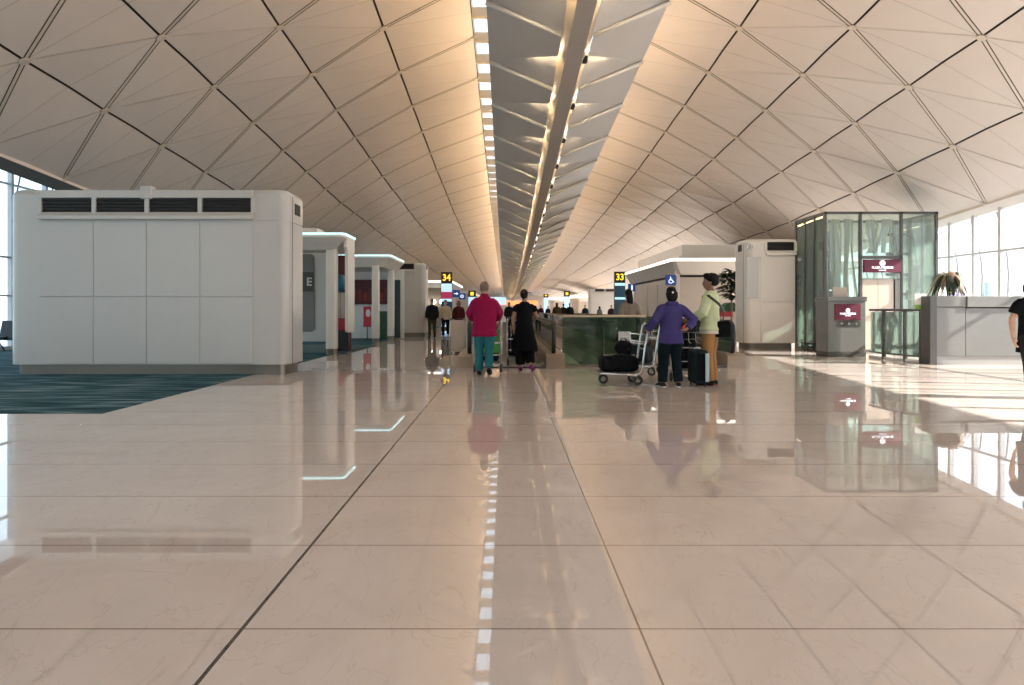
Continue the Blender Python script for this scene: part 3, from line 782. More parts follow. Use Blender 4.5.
# green glass barrier between the two
gb = thing('glass_barrier', 'green tinted glass barrier with tan top rail between the two moving walkways', 'barrier', (2.1, YW + .25, 0))
for x0, x1 in ((-.86, .05), (.06, .96)):
    q = MB(); q.bbox(x0, x1, 0, .016, .03, 1.09, .003, 1); q.build('glass_panel', M['glass_green'], gb)
q = MB(); q.bbox(-.88, .98, -.03, .05, 1.09, 1.14, .012); q.build('top_rail', M['tan'], gb)
q = MB(); q.bbox(-.88, .98, -.02, .036, 0, .05, .008); q.build('shoe_rail', M['steel'], gb)
nb_ = MB(); nb_.box(WX(618.6, 15) - 2.1, WX(630.6, 15) - 2.1, -.012, -.002, WZ(340.6, 15), WZ(331.7, 15)); nn = nb_.build('notice', M['boardwhite'], gb)
rng = random.Random(4)
q = MB()
for r in range(2):
    for c in range(5):
        x = WX(618.6, 15) - 2.1 + .026 + .046 * c; z = WZ(340.2, 15) + .092 * (1 - r) + .002
        q.box(x, x + .028, -.014, -.012, z + .01, z + .022); q.box(x, x + .008, -.014, -.012, z + .01, z + .075); q.box(x + .01, x + .028, -.014, -.012, z + .06, z + .072)
q.build('notice_print', M['greyboard'], nn)
# second barrier, far side of the right walkway and left of the left one
sb = thing('barrier_panel', 'short beige steel barrier left of the left walkway handrail', 'barrier', (-1.37, 19.6, 0))
q = MB(); q.bbox(-.22, .18, 0, .05, .05, .96, .02); q.build('panel', M['wallbeige'], sb)
q = MB(); q.tube([(-.24, .025, .0), (-.24, .025, 1.0), (.2, .025, 1.0), (.2, .025, 0)], .025, 8); q.build('frame', M['silver'], sb, True)

# ================================================================== GLASS LIFT
YL = 20.3; XL0, XL1 = WX(825.8, YL), WX(937.2, YL); XF = 9.5
lift = thing('glass_lift', 'green tinted glass lift enclosure with dark mullions and maroon sign on the right', 'lift', ((XL0 + XL1) / 2, YL, 0))
lx = (XL0 + XL1) / 2; LW = XL1 - XL0; D = 2.1; HT = WZ(211.5, YL)
xa, xb = -LW / 2, LW / 2
mull = [WX(p, YL) - lx for p in (825.8, 861, 902, 937.2)]
f = MB()
for x in mull: f.box(x - .035, x + .035, 0, .09, 0, HT)
for x in (xa, xb): f.box(x - .035, x + .035, D - .09, D, 0, HT)
for yy in (.72, 1.38): f.box(xa - .03, xa + .03, yy - .03, yy + .03, 0, HT); f.box(xb - .03, xb + .03, yy - .03, yy + .03, 0, HT)
for z in (.04, HT - .03):
    f.box(xa, xb, 0, .08, z - .04, z + .03); f.box(xa, xb, D - .08, D, z - .04, z + .03); f.box(xa - .03, xa + .03, 0, D, z - .04, z + .03); f.box(xb - .03, xb + .03, 0, D, z - .04, z + .03)
f.box(mull[1], mull[2], 0, .09, WZ(257.5, YL) - .04, WZ(257.5, YL) + .05)
f.build('frame', M['greydark'], lift)
zb = WZ(257.5, YL)
for (x0, x1, z0) in ((mull[0], mull[1], .08), (mull[1], mull[2], zb + .05), (mull[2], mull[3], .08)):
    q = MB(); q.box(x0 + .035, x1 - .035, .03, .045, z0, HT - .07); q.build('glass_pane', M['glass_lift'], lift)
for x in (xa, xb):
    for y0, y1 in ((.09, .69), (.75, 1.35), (1.41, D - .09)):
        q = MB(); q.box(x - .008, x + .008, y0, y1, .08, HT - .07); q.build('glass_pane', M['glass_lift'], lift)
q = MB(); q.box(xa + .035, xb - .035, D - .05, D - .035, .08, HT - .07); q.build('glass_pane', M['glass_lift'], lift)
# sign above the door
M['signmaroon'] = emat('sign_maroon', (.10, .008, .028), .18)
q = MB(); q.bbox(mull[1] + .07, mull[2] - .05, -.06, .04, WZ(272.5, YL), WZ(259.5, YL), .008, 1); sgn = q.build('sign_panel', M['signmaroon'], lift)
def lounge_sign(parent, x, y, z, w):
    q = MB(); q.disc((x, y, z + .085 * w), (0, 1, 0), .085 * w, .006, 24); q.build('emblem', M['pictowhite'], parent)
    q = MB(); q.tube([(x - .03 * w, y - .006, z + .05 * w), (x, y - .006, z + .13 * w), (x + .03 * w, y - .006, z + .05 * w)], .008 * w, 6); q.build('emblem_mark', M['signmaroon'], parent)
    text_mesh('lettering', 'PLAZA PREMIUM', .095 * w, M['pictowhite'], parent, (x, y, z - .045 * w), bold=.002, sx=.9)
    text_mesh('lettering', 'LOUNGE', .055 * w, M['pictowhite'], parent, (x, y, z - .125 * w), bold=.001)
lounge_sign(sgn, (mull[1] + mull[2]) / 2, -.066, WZ(266.2, YL), 1.0)
q = MB(); q.bbox(mull[1] + .09, mull[2] - .07, -.03, .06, WZ(279, YL), WZ(273, YL), .005, 1); q.build('header_glass', M['glass_lift'], lift)
ds = (mull[2] - mull[1] - .14) / 2
for i in range(2):
    q = MB(); q.bbox(mull[1] + .06 + i * (ds - .07), mull[1] + .06 + (i + 1) * (ds - .07) - .006, .03, .07, .03, WZ(279.3, YL), .004, 1); q.build('lift_door', pmat('door_champagne', (.62, .52, .43), .35, .2, .03, 3), lift)
q = MB(); q.bbox(mull[2] - .20, mull[2] - .05, .0, .08, .03, WZ(279.3, YL), .004, 1); q.build('door_jamb', M['steel'], lift)
# machinery inside: rails, cross members and a car
q = MB(); q.tube([(xa + .35, .9, .1), (xa + .62, .9, HT - .15)], .05); q.tube([(xa + .30, 1.2, .1), (xa + .34, 1.2, HT - .15)], .06); q.tube([(mull[2] + .35, 1.0, .1), (mull[2] + .35, 1.0, HT - .15)], .06)
for z in (1.05, 1.75, 2.35, 3.0, 3.6): q.bbox(xa + .3, mull[1] - .2, .95, 1.15, z - .09, z + .09, .02); q.bbox(mull[2] + .12, xb - .25, .95, 1.1, z - .05, z + .05, .02)
q.build('guide_frame', M['greydark'], lift)
q = MB(); q.bbox(xa + .30, xa + .85, .8, 1.3, 1.9, 2.25, .05); q.bbox(xa + .45, xa + .80, .8, 1.2, 3.2, 3.55, .04); q.build('drive_unit', M['dark'], lift)
q = MB(); q.bbox(mull[1] + .12, mull[2] - .12, .12, .34, .06, 2.2, .03); q.build('lift_car', M['silver'], lift)
q = MB(); q.bbox(mull[2] + .55, mull[2] + .72, .3, .45, .3, 2.6, .02); q.bbox(mull[2] + .28, mull[2] + .42, .2, .3, 1.55, 1.85, .01); q.build('control_post', M['boardwhite'], lift)
q = MB()  # pale strands built in place of streaks reflected in the glass
rng = random.Random(11)
for x0, x1 in ((mull[0] + .08, mull[1] - .05), (mull[1] + .06, mull[2] - .06)):
    n = 7
    for i in range(n):
        x = x0 + (x1 - x0) * (i + .5) / n + rng.uniform(-.04, .04); dx = rng.uniform(-.25, .25) * (1 if i > 2 else .3)
        zt, zb2 = HT - .2, (zb + .15 if x0 > mull[1] else 1.4)
        pts = [(x + dx * u * u, .22 + .06 * math.sin(5 * u + i), zt + (zb2 - zt) * u) for u in [j / 8 for j in range(9)]]
        q.loft(pts, [(.03 + .02 * (i % 3), .008)] * 9, 8)
q.build('reflection_strands', M['boardwhite'], lift, True)
# steel guard at the left foot
q = MB()
for z in (.12, .22): q.tube([(xa - .22, .25, z), (xa - .22, 1.15, z)], .02)
for y in (.3, .7, 1.1): q.tube([(xa - .22, y, 0), (xa - .22, y, .22)], .02)
q.build('foot_guard', M['dark'], lift, True)

# ================================================================== LOUNGE RECEPTION: counter, railing, screen wall
YC = 18.1
lc = thing('reception_counter', 'grey metal counter carrying a maroon sign before the glass lift', 'counter', (WX(847, YC), YC, 0)); cw = (WX(867, YC) - WX(827, YC)) / 2
q = MB(); q.bbox(-cw + .03, cw - .03, 0, .7, .14, 1.48, .01); q.build('body', M['greypanel'], lc)
q = MB(); q.bbox(-cw, cw, -.03, .73, 1.48, 1.60, .012); q.build('top', M['greypanel'], lc)
q = MB(); q.bbox(-cw + .02, cw - .02, -.01, .69, 0, .14, .01); q.build('plinth', M['greydark'], lc)
q = MB(); q.bbox(WX(834.5, YC) - WX(847, YC), WX(860.5, YC) - WX(847, YC), -.03, .0, WZ(320.2, YC), WZ(304, YC), .006, 1); sp2 = q.build('sign_panel', M['signmaroon'], lc)
lounge_sign(sp2, WX(847.4, YC) - WX(847, YC), -.035, WZ(312.6, YC), .66)
q = MB(); q.bbox(-.27, .37, -.012, .0, WZ(326.5, YC), WZ(321.2, YC), .003, 1); ip = q.build('info_plate', M['greydark'], lc)
q = MB()
for i in range(3): q.disc((-.15 + .2 * i, -.015, WZ(323.8, YC)), (0, 1, 0), .035, .006, 12)
q.build('icon', M['silver'], ip)
cd = MB(); cd.bbox(-.19, .19, 0, .03, 0, .26, .008); cd = cd.build('menu_board', M['wallbeige']); cd.location = (WX(845, YC), YC + .25, 1.602)
tag(cd, 'small blank beige board standing on the grey counter with maroon sign', 'board')
# glass railing running toward the camera
ra = thing('glass_railing', 'glass railing with dark posts beside the maroon signed counter', 'railing', (9.66, 17, 0))
posts = [(18.0, 9.60), (17.25, 9.64), (16.42, 9.70), (15.98, 9.74)]
pl = [Vector((WX(p, y) , y, 0)) for p, y in ((870, 18.0), (884, 17.35), (905.5, 16.55), (921.5, 16.1))]
for p in pl[1:]:
    q = MB(); q.bbox(p.x - .045 - 9.66, p.x + .045 - 9.66, p.y - 17 - .03, p.y - 17 + .03, 0, 1.24, .006, 1); q.build('post', M['greydark'], ra)
for a, b in zip(pl, pl[1:]):
    a2, b2 = a + (b - a) * .06, a + (b - a) * .94; d = Vector((0, 0, 1)); o_ = Vector((-9.66, -17, 0)); n_ = (b - a).cross(d).normalized() * .006
    q = MB(); q.add([a2 + o_ + d * .16 - n_, b2 + o_ + d * .16 - n_, b2 + o_ + d * 1.2 - n_, a2 + o_ + d * 1.2 - n_, a2 + o_ + d * .16 + n_, b2 + o_ + d * .16 + n_, b2 + o_ + d * 1.2 + n_, a2 + o_ + d * 1.2 + n_],
                    [(0, 1, 2, 3), (7, 6, 5, 4), (0, 4, 5, 1), (1, 5, 6, 2), (2, 6, 7, 3), (3, 7, 4, 0)]); q.build('glass_panel', M['glass_lift'], ra)
o_ = Vector((-9.66, -17, 0))
q = MB(); q.tube([p + o_ + Vector((0, 0, 1.25)) for p in pl], .03); q.tube([p + o_ + Vector((0, 0, .15)) for p in pl], .022); q.build('rail', M['greydark'], ra, True)
q = MB()
for a, b in zip(pl, pl[1:]): q.tube([a + o_ + Vector((0, 0, .03)), b + o_ + Vector((0, 0, .03))], .04, 6)
q.build('kerb', M['boardwhite'], ra)
nt_ = thing('notice_card', 'white and green notice clipped to the top of the glass railing', 'notice', (WX(921, 15.95), 15.95, 1.27))
q = MB(); q.bbox(-.14, .14, 0, .012, .09, .36, .003, 1); q.build('card', M['boardwhite'], nt_)
q = MB(); q.bbox(-.14, .14, -.004, .014, 0, .10, .003, 1); q.build('green_band', pmat('notice_green', (.22, .42, .08), .5), nt_)
# screen wall
YG = 15.65; gx = WX(929, YG)
sw = thing('reception_screen', 'long waist-high grey metal screen wall at the right edge', 'screen wall', (gx, YG, 0))
HTG = WZ(296, YG)
q = MB(); q.bbox(0, .16, -.05, .3, 0, HTG, .01); q.build('end_post', M['greydark'], sw)
q = MB(); q.bbox(.16, .84, 0, .2, .19, HTG - .26, .006); q.build('panel', M['greypanel'], sw)
q = MB(); q.bbox(.85, 3.9, 0, .2, .19, HTG - .28, .006); q.build('panel', M['greypanel'], sw)
q = MB(); q.bbox(.16, .84, -.02, .25, HTG - .245, HTG, .01); q.bbox(.85, 3.9, -.05, .25, HTG - .255, HTG, .01); q.build('capping', M['greypanel'], sw)
q = MB(); q.bbox(.16, 3.9, .03, .2, 0, .19, .004, 1); q.build('kickboard', pmat('kick_steel', (.34, .34, .33), .4, .3), sw)
q = MB(); q.box(.1, 3.9, .05, .22, HTG - .29, HTG - .24); q.build('shadow_gap', M['dark'], sw)

# ================================================================== OUTSIDE
def airplane(label, loc, rz, tail):
    t = thing('airplane', label, 'airplane', loc, rz)
    hull = pmat('airframe_white', (.22, .25, .28), .4) if 'hull' not in M else M['hull']; M['hull'] = hull
    q = MB(); q.loft([(-19, 0, 3.9), (-16, 0, 3.6), (-8, 0, 3.1), (10, 0, 3.1), (15, 0, 3.0), (18, 0, 2.7)], [.2, 1.0, 1.95, 1.95, 1.5, .15], 24, V3((0, 1, 0))); q.build('fuselage', hull, t, True)
    q = MB(); q.add([(x, y, z) for y in (-.15, .15) for x, z in ((-18.6, 4.2), (-13.5, 4.9), (-17.2, 11.3), (-19.6, 11.3))], [(0, 1, 2, 3), (7, 6, 5, 4), (0, 4, 5, 1), (1, 5, 6, 2), (2, 6, 7, 3), (3, 7, 4, 0)]); q.build('tail_fin', tail, t)
    for s in (-1, 1):
        q = MB(); q.add([(4, s * 1.2, 2.3), (-2.5, s * 1.2, 2.3), (-7.2, s * 16, 3.3), (-5.2, s * 16, 3.3), (4, s * 1.2, 2.8), (-2.5, s * 1.2, 2.6), (-7.2, s * 16, 3.45), (-5.2, s * 16, 3.45)], [(0, 1, 2, 3), (7, 6, 5, 4), (0, 4, 5, 1), (1, 5, 6, 2), (2, 6, 7, 3), (3, 7, 4, 0)]); q.build('wing', hull, t)
        q = MB(); q.loft([(3.5, s * 5.5, 1.5), (.2, s * 5.5, 1.6)], [1.0, .7], 16, V3((0, 1, 0))); q.build('engine', hull, t, True)
        q = MB(); q.add([(-14.5, s * .6, 4.2), (-17.5, s * .6, 4.2), (-19.3, s * 6, 4.7), (-18, s * 6, 4.7), (-14.5, s * .6, 4.4), (-17.5, s * .6, 4.3), (-19.3, s * 6, 4.8), (-18, s * 6, 4.8)], [(0, 1, 2, 3), (7, 6, 5, 4), (0, 4, 5, 1), (1, 5, 6, 2), (2, 6, 7, 3), (3, 7, 4, 0)]); q.build('tailplane', hull, t)
    for x, y in ((12, 0), (-2, 2.6), (-2, -2.6)):
        q = MB(); q.tube([(x, y, .5), (x, y, 2.2)], .12); q.torus((x, y, .5), (0, 1, 0), .34, .16, 16, 8); q.build('landing_gear', M['greydark'], t)
V3 = Vector
airplane('pale airplane with grey-blue tail parked outside the right windows', (103, 134, -5), .55, pmat('tail_greyblue', (.10, .15, .18), .4))
airplane('airplane with crimson tail parked outside the left windows, past the cabinet', (-92, 112, -5), 2.4, pmat('tail_crimson', (.35, .04, .09), .4))
# ================================================================== PEOPLE
SKIN = {'light': pmat('skin_light', (.50, .29, .20), .5, 0, .08, 12), 'tan': pmat('skin_tan', (.36, .19, .12), .5, 0, .08, 12), 'brown': pmat('skin_brown', (.20, .10, .06), .5, 0, .08, 12)}
HAIRM = {'black': pmat('hair_black', (.008, .007, .006), .7, 0, .3, 40, .3, 90, spec=.15), 'grey': pmat('hair_grey_brown', (.16, .11, .085), .6, 0, .25, 40, .3, 90), 'brown': pmat('hair_brown', (.05, .028, .018), .5, 0, .3, 40, .3, 90)}
_cl = {}
def cloth(name, col, rough=.85):
    if name not in _cl: _cl[name] = pmat(name, col, rough, 0, .10, 14, .12, 160, spec=.1)
    return _cl[name]
V = Vector
def mirror(p): return V((-p[0], p[1], p[2]))
class Pose:
    """joints for a 1.75 m figure facing +Y; 'L' is the figure's own left (-X)"""
    def __init__(s, **k):
        s.J = {'hipR': V((.09, 0, .92)), 'kneR': V((.10, .015, .49)), 'ankR': V((.10, -.02, .085)), 'toeR': V((.125, .165, .028)),
               'shoR': V((.168, -.008, 1.385)), 'elbR': V((.232, -.03, 1.125)), 'wriR': V((.245, .05, .885)), 'finR': V((.24, .085, .71))}
        for a in ('hip', 'kne', 'ank', 'toe', 'sho', 'elb', 'wri', 'fin'): s.J[a + 'L'] = mirror(s.J[a + 'R'])
        s.head_turn = k.pop('head_turn', 0); s.head_drop = k.pop('head_drop', 0); s.wide = k.pop('wide', 1.0); s.lean = k.pop('lean', 0)
        for a, p in k.items(): s.J[a] = V(p)
def body_mesh(P, voxel, skin, parent, fingers=True):
    m = MB(); J = P.J; wd = P.wide; X = V((1, 0, 0))
    # trunk and neck
    m.loft([(0, 0, .84), (0, 0, .93), (0, 0, 1.06), (0, .005, 1.20), (0, .01, 1.32), (0, 0, 1.41), (0, -.012, 1.46), (0, -.005, 1.51), (0, .012, 1.56)],
           [(.135 * wd, .092), (.150 * wd, .10), (.135 * wd, .092), (.148 * wd, .10), (.165 * wd, .108), (.150 * wd, .080), (.078, .062), (.056, .058), (.052, .055)], 20)
    for s in 'LR':
        h, k, a, t = (J[n + s] for n in ('hip', 'kne', 'ank', 'toe'))
        th = h.lerp(k, .4); ca = k.lerp(a, .32) + V((0, -.012, 0))
        m.loft([h + V((0, 0, .03)), th, k, ca, a.lerp(k, .12), a], [(.092 * wd, .098), (.078 * wd, .083), .054, (.053, .058), .036, .040], 16)
        heel = a + (a - t).normalized() * .055; heel.z = a.z - .045
        m.loft([heel, a + V((0, 0, -.04)), a.lerp(t, .55) + V((0, 0, -.01)), t], [(.034, .03), (.038, .042), (.044, .032), (.034, .022)], 12, X)
        sh, e, w, f = (J[n + s] for n in ('sho', 'elb', 'wri', 'fin'))
        m.loft([sh.lerp(V((0, 0, 1.40)), .5), sh.lerp(V((0, 0, 1.39)), .08), sh.lerp(e, .12) , sh.lerp(e, .4), e, e.lerp(w, .3), w.lerp(e, .08), w], [.040, .050, .054, .047, .038, .039, .028, .026], 14)
        # hand: palm, four unequal bent fingers and a thumb leaving the side of the palm
        d = (f - w).normalized(); side = d.cross(V((0, 1, 0)) if abs(d.y) < .8 else V((0, 0, 1))).normalized()
        sg = 1 if s == 'R' else -1
        # palm faces inward (towards the body)
        inward = V((-sg, 0, 0)); inward = (inward - d * inward.dot(d))
        if inward.length < .1: inward = V((0, 0, -1)); inward = inward - d * inward.dot(d)
        inward.normalize(); across = d.cross(inward).normalized()
        fw = V((0, 1, 0)) - d * d.y
        if fw.length < .2: fw = V((-sg, 0, 0))
        if across.dot(fw) < 0: across = -across          # thumb side looks forward
        L_ = (f - w).length; pl = L_ * .50
        m.loft([w, w + d * pl * .35, w + d * pl * .85, w + d * pl], [(.026, .018), (.036, .017), (.041, .014), (.038, .011)], 12, across)
        if fingers:
            for i, (off, ln) in enumerate(((.028, .46), (.010, .50), (-.009, .47), (-.026, .38))):
                b0 = w + d * pl * .92 + across * off; l = L_ * ln
                c1 = b0 + d * l * .42 + inward * .004; c2 = c1 + (d * .85 + inward * .5).normalized() * l * .33; c3 = c2 + (d * .6 + inward * .8).normalized() * l * .25
                m.loft([b0, c1, c2, c3], [.0098, .0092, .0084, .007], 8)
            t0 = w + d * pl * .22 + across * .028; t1 = t0 + (d * .65 + across * .75).normalized() * .040; t2 = t1 + (d * .95 + across * .15 + inward * .35).normalized() * .034
            m.loft([t0, t1, t2], [.0125, .011, .0085], 8)
    # head
    R = Matrix.Rotation(P.head_turn, 3, 'Z') @ Matrix.Rotation(-P.head_drop, 3, 'X'); c = V((0, .012, 1.53))
    def hp(x, y, z): return c + R @ V((x, y - .012, z - 1.53))
    sd = R @ X
    m.loft([hp(0, .035, 1.515), hp(0, .035, 1.54), hp(0, .028, 1.58), hp(0, .018, 1.625), hp(0, .008, 1.67), hp(0, .0, 1.71), hp(0, -.004, 1.738), hp(0, -.004, 1.75)],
           [(.030, .035), (.050, .062), (.063, .082), (.071, .093), (.075, .098), (.066, .086), (.042, .055), (.012, .016)], 18, sd)
    m.loft([hp(0, .098, 1.645), hp(0, .116, 1.615), hp(0, .120, 1.605), hp(0, .10, 1.597)], [.008, .012, .013, .008], 8, sd)     # nose
    m.loft([hp(-.022, .098, 1.570), hp(0, .106, 1.571), hp(.022, .098, 1.570)], [.005, .009, .005], 8)                          # lips
    m.loft([hp(-.04, .088, 1.655), hp(0, .105, 1.650), hp(.04, .088, 1.655)], [.007, .009, .007], 8)                            # brow
    for s in (-1, 1): m.loft([hp(s * .070, .0, 1.590), hp(s * .080, -.006, 1.615), hp(s * .078, -.008, 1.645)], [(.006, .012), (.008, .019), (.006, .014)], 8)
    o = m.fused('body', skin, parent, voxel, smooth=1)
    if fingers:
        for s in (-1, 1):
            e = MB(); e.ball(hp(s * .030, .090, 1.632), (.011, .008, .007), 10, 8); e.build('eye', M['dark'], o, True)
    return hp, sd
def person(label, cat, X, Y, H, rz, pose, outfit, skin='tan', voxel=.011, group=None, fingers=True):
    t = thing('person', label, cat, (X, Y, 0), rz, group); t.scale = (H / 1.75,) * 3
    hp, sd = body_mesh(pose, voxel * .75 if fingers else voxel, SKIN[skin], t, fingers)
    J = pose.J; wd = pose.wide
    for g in outfit:
        kind, mat = g[0], g[1]; m = MB(); k = dict(g[2]) if len(g) > 2 else {}
        inf = k.get('inf', .018)
        if kind in ('jacket', 'shirt', 'tunic'):
            hem = k.get('hem', .80); sl = k.get('sleeve', 1.0); hw = k.get('hemw', .19); hd = k.get('hemd', .135)
            neck = k.get('neck', 1.50)
            zs = [hem, hem + .03, (hem + 1.02) / 2, 1.05, 1.20, 1.33, 1.415, 1.455, neck]
            m.loft([(0, 0, z) if z < 1.1 else (0, .006, z) if z < 1.4 else (0, -.012, z) for z in zs],
                   [(hw * wd, hd), (hw * wd, hd), ((hw + .172) / 2 * wd, (hd + .13) / 2), ((.155 + inf) * wd, .112 + inf), ((.160 + inf) * wd, .114 + inf), ((.172 + inf) * wd, .116 + inf), ((.150 + inf) * wd, .092 + inf), (.095 + inf, .075 + inf), (.062 + inf * .6, .062 + inf * .6)], 24)
            for s in 'LR':
                sh, e, w = (J[n + s] for n in ('sho', 'elb', 'wri'))
                top = [sh.lerp(V((0, 0, 1.40)), .55), sh.lerp(V((0, 0, 1.39)), .10), sh.lerp(e, .12), sh.lerp(e, .38)]; rr = [.040 + inf, .052 + inf, .056 + inf, .050 + inf * 1.2]
                if sl >= 1: top += [e, e.lerp(w, .35), w.lerp(e, .04)]; rr += [.046 + inf * 1.2, .044 + inf * 1.2, .034 + inf]
                elif sl > .4: top += [sh.lerp(e, .62)]; rr += [.050 + inf * 1.3]
                else: top = top[:3] + [sh.lerp(e, .45)]; rr = rr[:3] + [.054 + inf * 1.2]
                m.loft(top, rr, 16)
            if k.get('hood'): m.loft([(-.10, -.07, 1.44), (-.06, -.115, 1.47), (0, -.125, 1.47), (.06, -.115, 1.47), (.10, -.07, 1.44)], [.030, .040, .045, .040, .030], 10)
            if k.get('collar'): m.loft([(0, -.008, 1.47), (0, -.004, 1.535)], [(.078, .075), (.070, .070)], 16)
            m.fused(k.get('name', kind), mat, t, voxel, .007, k.get('fs', 9))
        elif kind == 'trousers':
            cuff = k.get('cuff', .03); lw = k.get('leg', 1.0)
            m.loft([(0, 0, .84), (0, -.004, .93), (0, 0, 1.03)], [(.155 * wd, .112), (.162 * wd, .116), (.145 * wd, .104)], 22)
            for s in 'LR':
                h, kn, a = (J[n + s] for n in ('hip', 'kne', 'ank'))
                end = a.lerp(kn, -.02 + cuff)
                m.loft([h + V((0, 0, .02)), h.lerp(kn, .4), kn, kn.lerp(a, .4), end], [(.092 * wd, .104), (.090 * wd * lw, .096 * lw), .074 * lw, .070 * lw, .066 * lw], 16)
            m.fused('trousers', mat, t, voxel, .008, 8)
        elif kind == 'skirt':
            hem = k.get('hem', .3); hw = k.get('hemw', .26)
            m.loft([(0, 0, hem), (0, 0, (hem + .9) / 2), (0, 0, .92), (0, 0, 1.06)], [(hw, .19), ((hw + .2) / 2 * 1.0, .17), (.19 * wd, .14), (.16 * wd, .118)], 24)
            m.fused('skirt', mat, t, voxel, .016, 7)
        elif kind == 'shoes':
            for s in 'LR':
                a, tt = J['ank' + s], J['toe' + s]; q = MB(); dr = (tt - a); heel = a - V((dr.x, dr.y, 0)).normalized() * .07; heel.z = a.z - .05
                q.loft([heel, a + V((0, 0, -.035)), a.lerp(tt, .5) + V((0, 0, -.008)), tt + dr.normalized() * .01], [(.038, .035), (.044, .052), (.050, .040), (.040, .026)], 14, V((1, 0, 0)))
                sh = q.fused('shoe', mat, t, min(voxel, .009))
                if k.get('sole'):
                    q = MB(); q.loft([heel + V((0, 0, -.026)), a + V((0, 0, -.078)), a.lerp(tt, .5) + V((0, 0, -.046)), tt + V((0, 0, -.022))], [(.040, .009), (.046, .009), (.051, .009), (.042, .007)], 14, V((1, 0, 0))); q.build('sole', k['sole'], sh, True)
        elif kind == 'hair':
            st = k.get('style', 'short')
            m.loft([hp(0, -.035, 1.585), hp(0, -.030, 1.62), hp(0, -.014, 1.67), hp(0, -.008, 1.715), hp(0, -.006, 1.752), hp(0, -.006, 1.768)],
                   [(.062, .060), (.079, .078), (.086, .098), (.078, .096), (.052, .066), (.016, .02)], 18, sd)
            if st == 'bushy': m.ball(hp(0, -.02, 1.70), (.105, .118, .085)); m.ball(hp(0, .055, 1.738), (.075, .06, .045)); m.ball(hp(0, -.06, 1.64), (.09, .075, .07))
            if st == 'long': m.loft([hp(0, -.05, 1.64), hp(0, -.075, 1.55), hp(0, -.09, 1.45), hp(0, -.085, 1.36)], [(.085, .055), (.085, .05), (.078, .042), (.045, .022)], 14, sd)
            if st == 'bob': m.loft([hp(0, -.03, 1.66), hp(0, -.05, 1.57), hp(0, -.055, 1.50)], [(.106, .098), (.102, .085), (.07, .055)], 14, sd)
            if st == 'bun': m.ball(hp(0, -.115, 1.66), (.05, .05, .05)); m.loft([hp(0, -.04, 1.6), hp(0, -.06, 1.56)], [(.06, .05), (.03, .025)], 12, sd)
            m.fused('hair', mat, t, voxel, .004, 40, 1)
        elif kind == 'cap_brim':
            m.loft([hp(.045, .03, 1.70), hp(.11, .02, 1.692), hp(.165, .01, 1.680)], [(.07, .012), (.065, .010), (.035, .007)], 12, R90(sd)); m.fused('cap_brim', mat, t, .008)
        elif kind == 'clip':
            m.ball(hp(-.02, -.125, 1.655), (.02, .012, .02), 10, 8); m.build('hair_clip', mat, t, True)
        elif kind == 'mask':
            m.loft([hp(0, .050, 1.535), hp(0, .052, 1.57), hp(0, .046, 1.615)], [(.052, .062), (.066, .072), (.066, .070)], 16, sd); m.build('face_mask', mat, t, True)
    return t
def R90(v): return V((-v.y, v.x, v.z))
# ---------------------------------------------------------------- the couple heading for the left walkway
Yr = 13.03
push = dict(elbR=(.285, .07, 1.16), wriR=(.235, .30, 1.06), finR=(.22, .46, 1.0), elbL=(-.285, .07, 1.16), wriL=(-.235, .30, 1.06), finL=(-.22, .46, 1.0))
person('person in a long crimson jacket and teal trousers pushing a luggage cart, seen from behind', 'person', WX(484.5, Yr), Yr, 1.78, 0,
       Pose(wide=1.22, head_turn=-.12, **push, hipL=(-.095, 0, .92), kneL=(-.10, .06, .50), ankL=(-.10, .04, .09), toeL=(-.12, .23, .03), kneR=(.09, -.02, .50), ankR=(.085, -.16, .15), toeR=(.10, .02, .035)),
       [('jacket', cloth('crimson_jacket', (.25, .008, .055)), dict(hem=.735, hemw=.20, hemd=.16, collar=1, inf=.026, fs=7)), ('trousers', cloth('teal_trousers', (.022, .13, .15)), dict(leg=1.12)),
        ('shoes', cloth('black_leather', (.012, .012, .014), .5)), ('hair', HAIRM['grey'])], 'light')
Yb = 14.0
person('person in loose black clothes and purple shoes walking beside the crimson jacket, arm hanging', 'person', WX(524.5, Yb), Yb, 1.66, 0,
       Pose(elbL=(-.25, -.02, 1.14), wriL=(-.235, .04, .90), finL=(-.22, .07, .73), elbR=(.27, .06, 1.17), wriR=(.20, .29, 1.08), finR=(.17, .44, 1.02), head_turn=-.35,
            kneR=(.10, -.02, .50), ankR=(.13, -.15, .14), toeR=(.19, .02, .035), ankL=(-.08, .03, .085), toeL=(-.09, .21, .03)),
       [('shirt', cloth('black_top', (.005, .0055, .007)), dict(hem=.72, sleeve=.3, hemw=.21, inf=.022)), ('trousers', cloth('black_wide_trousers', (.004, .004, .0045)), dict(leg=1.55, cuff=.16)),
        ('skirt', cloth('black_wrap', (.004, .004, .005)), dict(hem=.42, hemw=.30)),
        ('shoes', cloth('purple_canvas', (.20, .025, .17), .6)), ('hair', HAIRM['black'], dict(style='bun')), ('cap_brim', cloth('black_cap', (.012, .012, .014)))], 'tan')
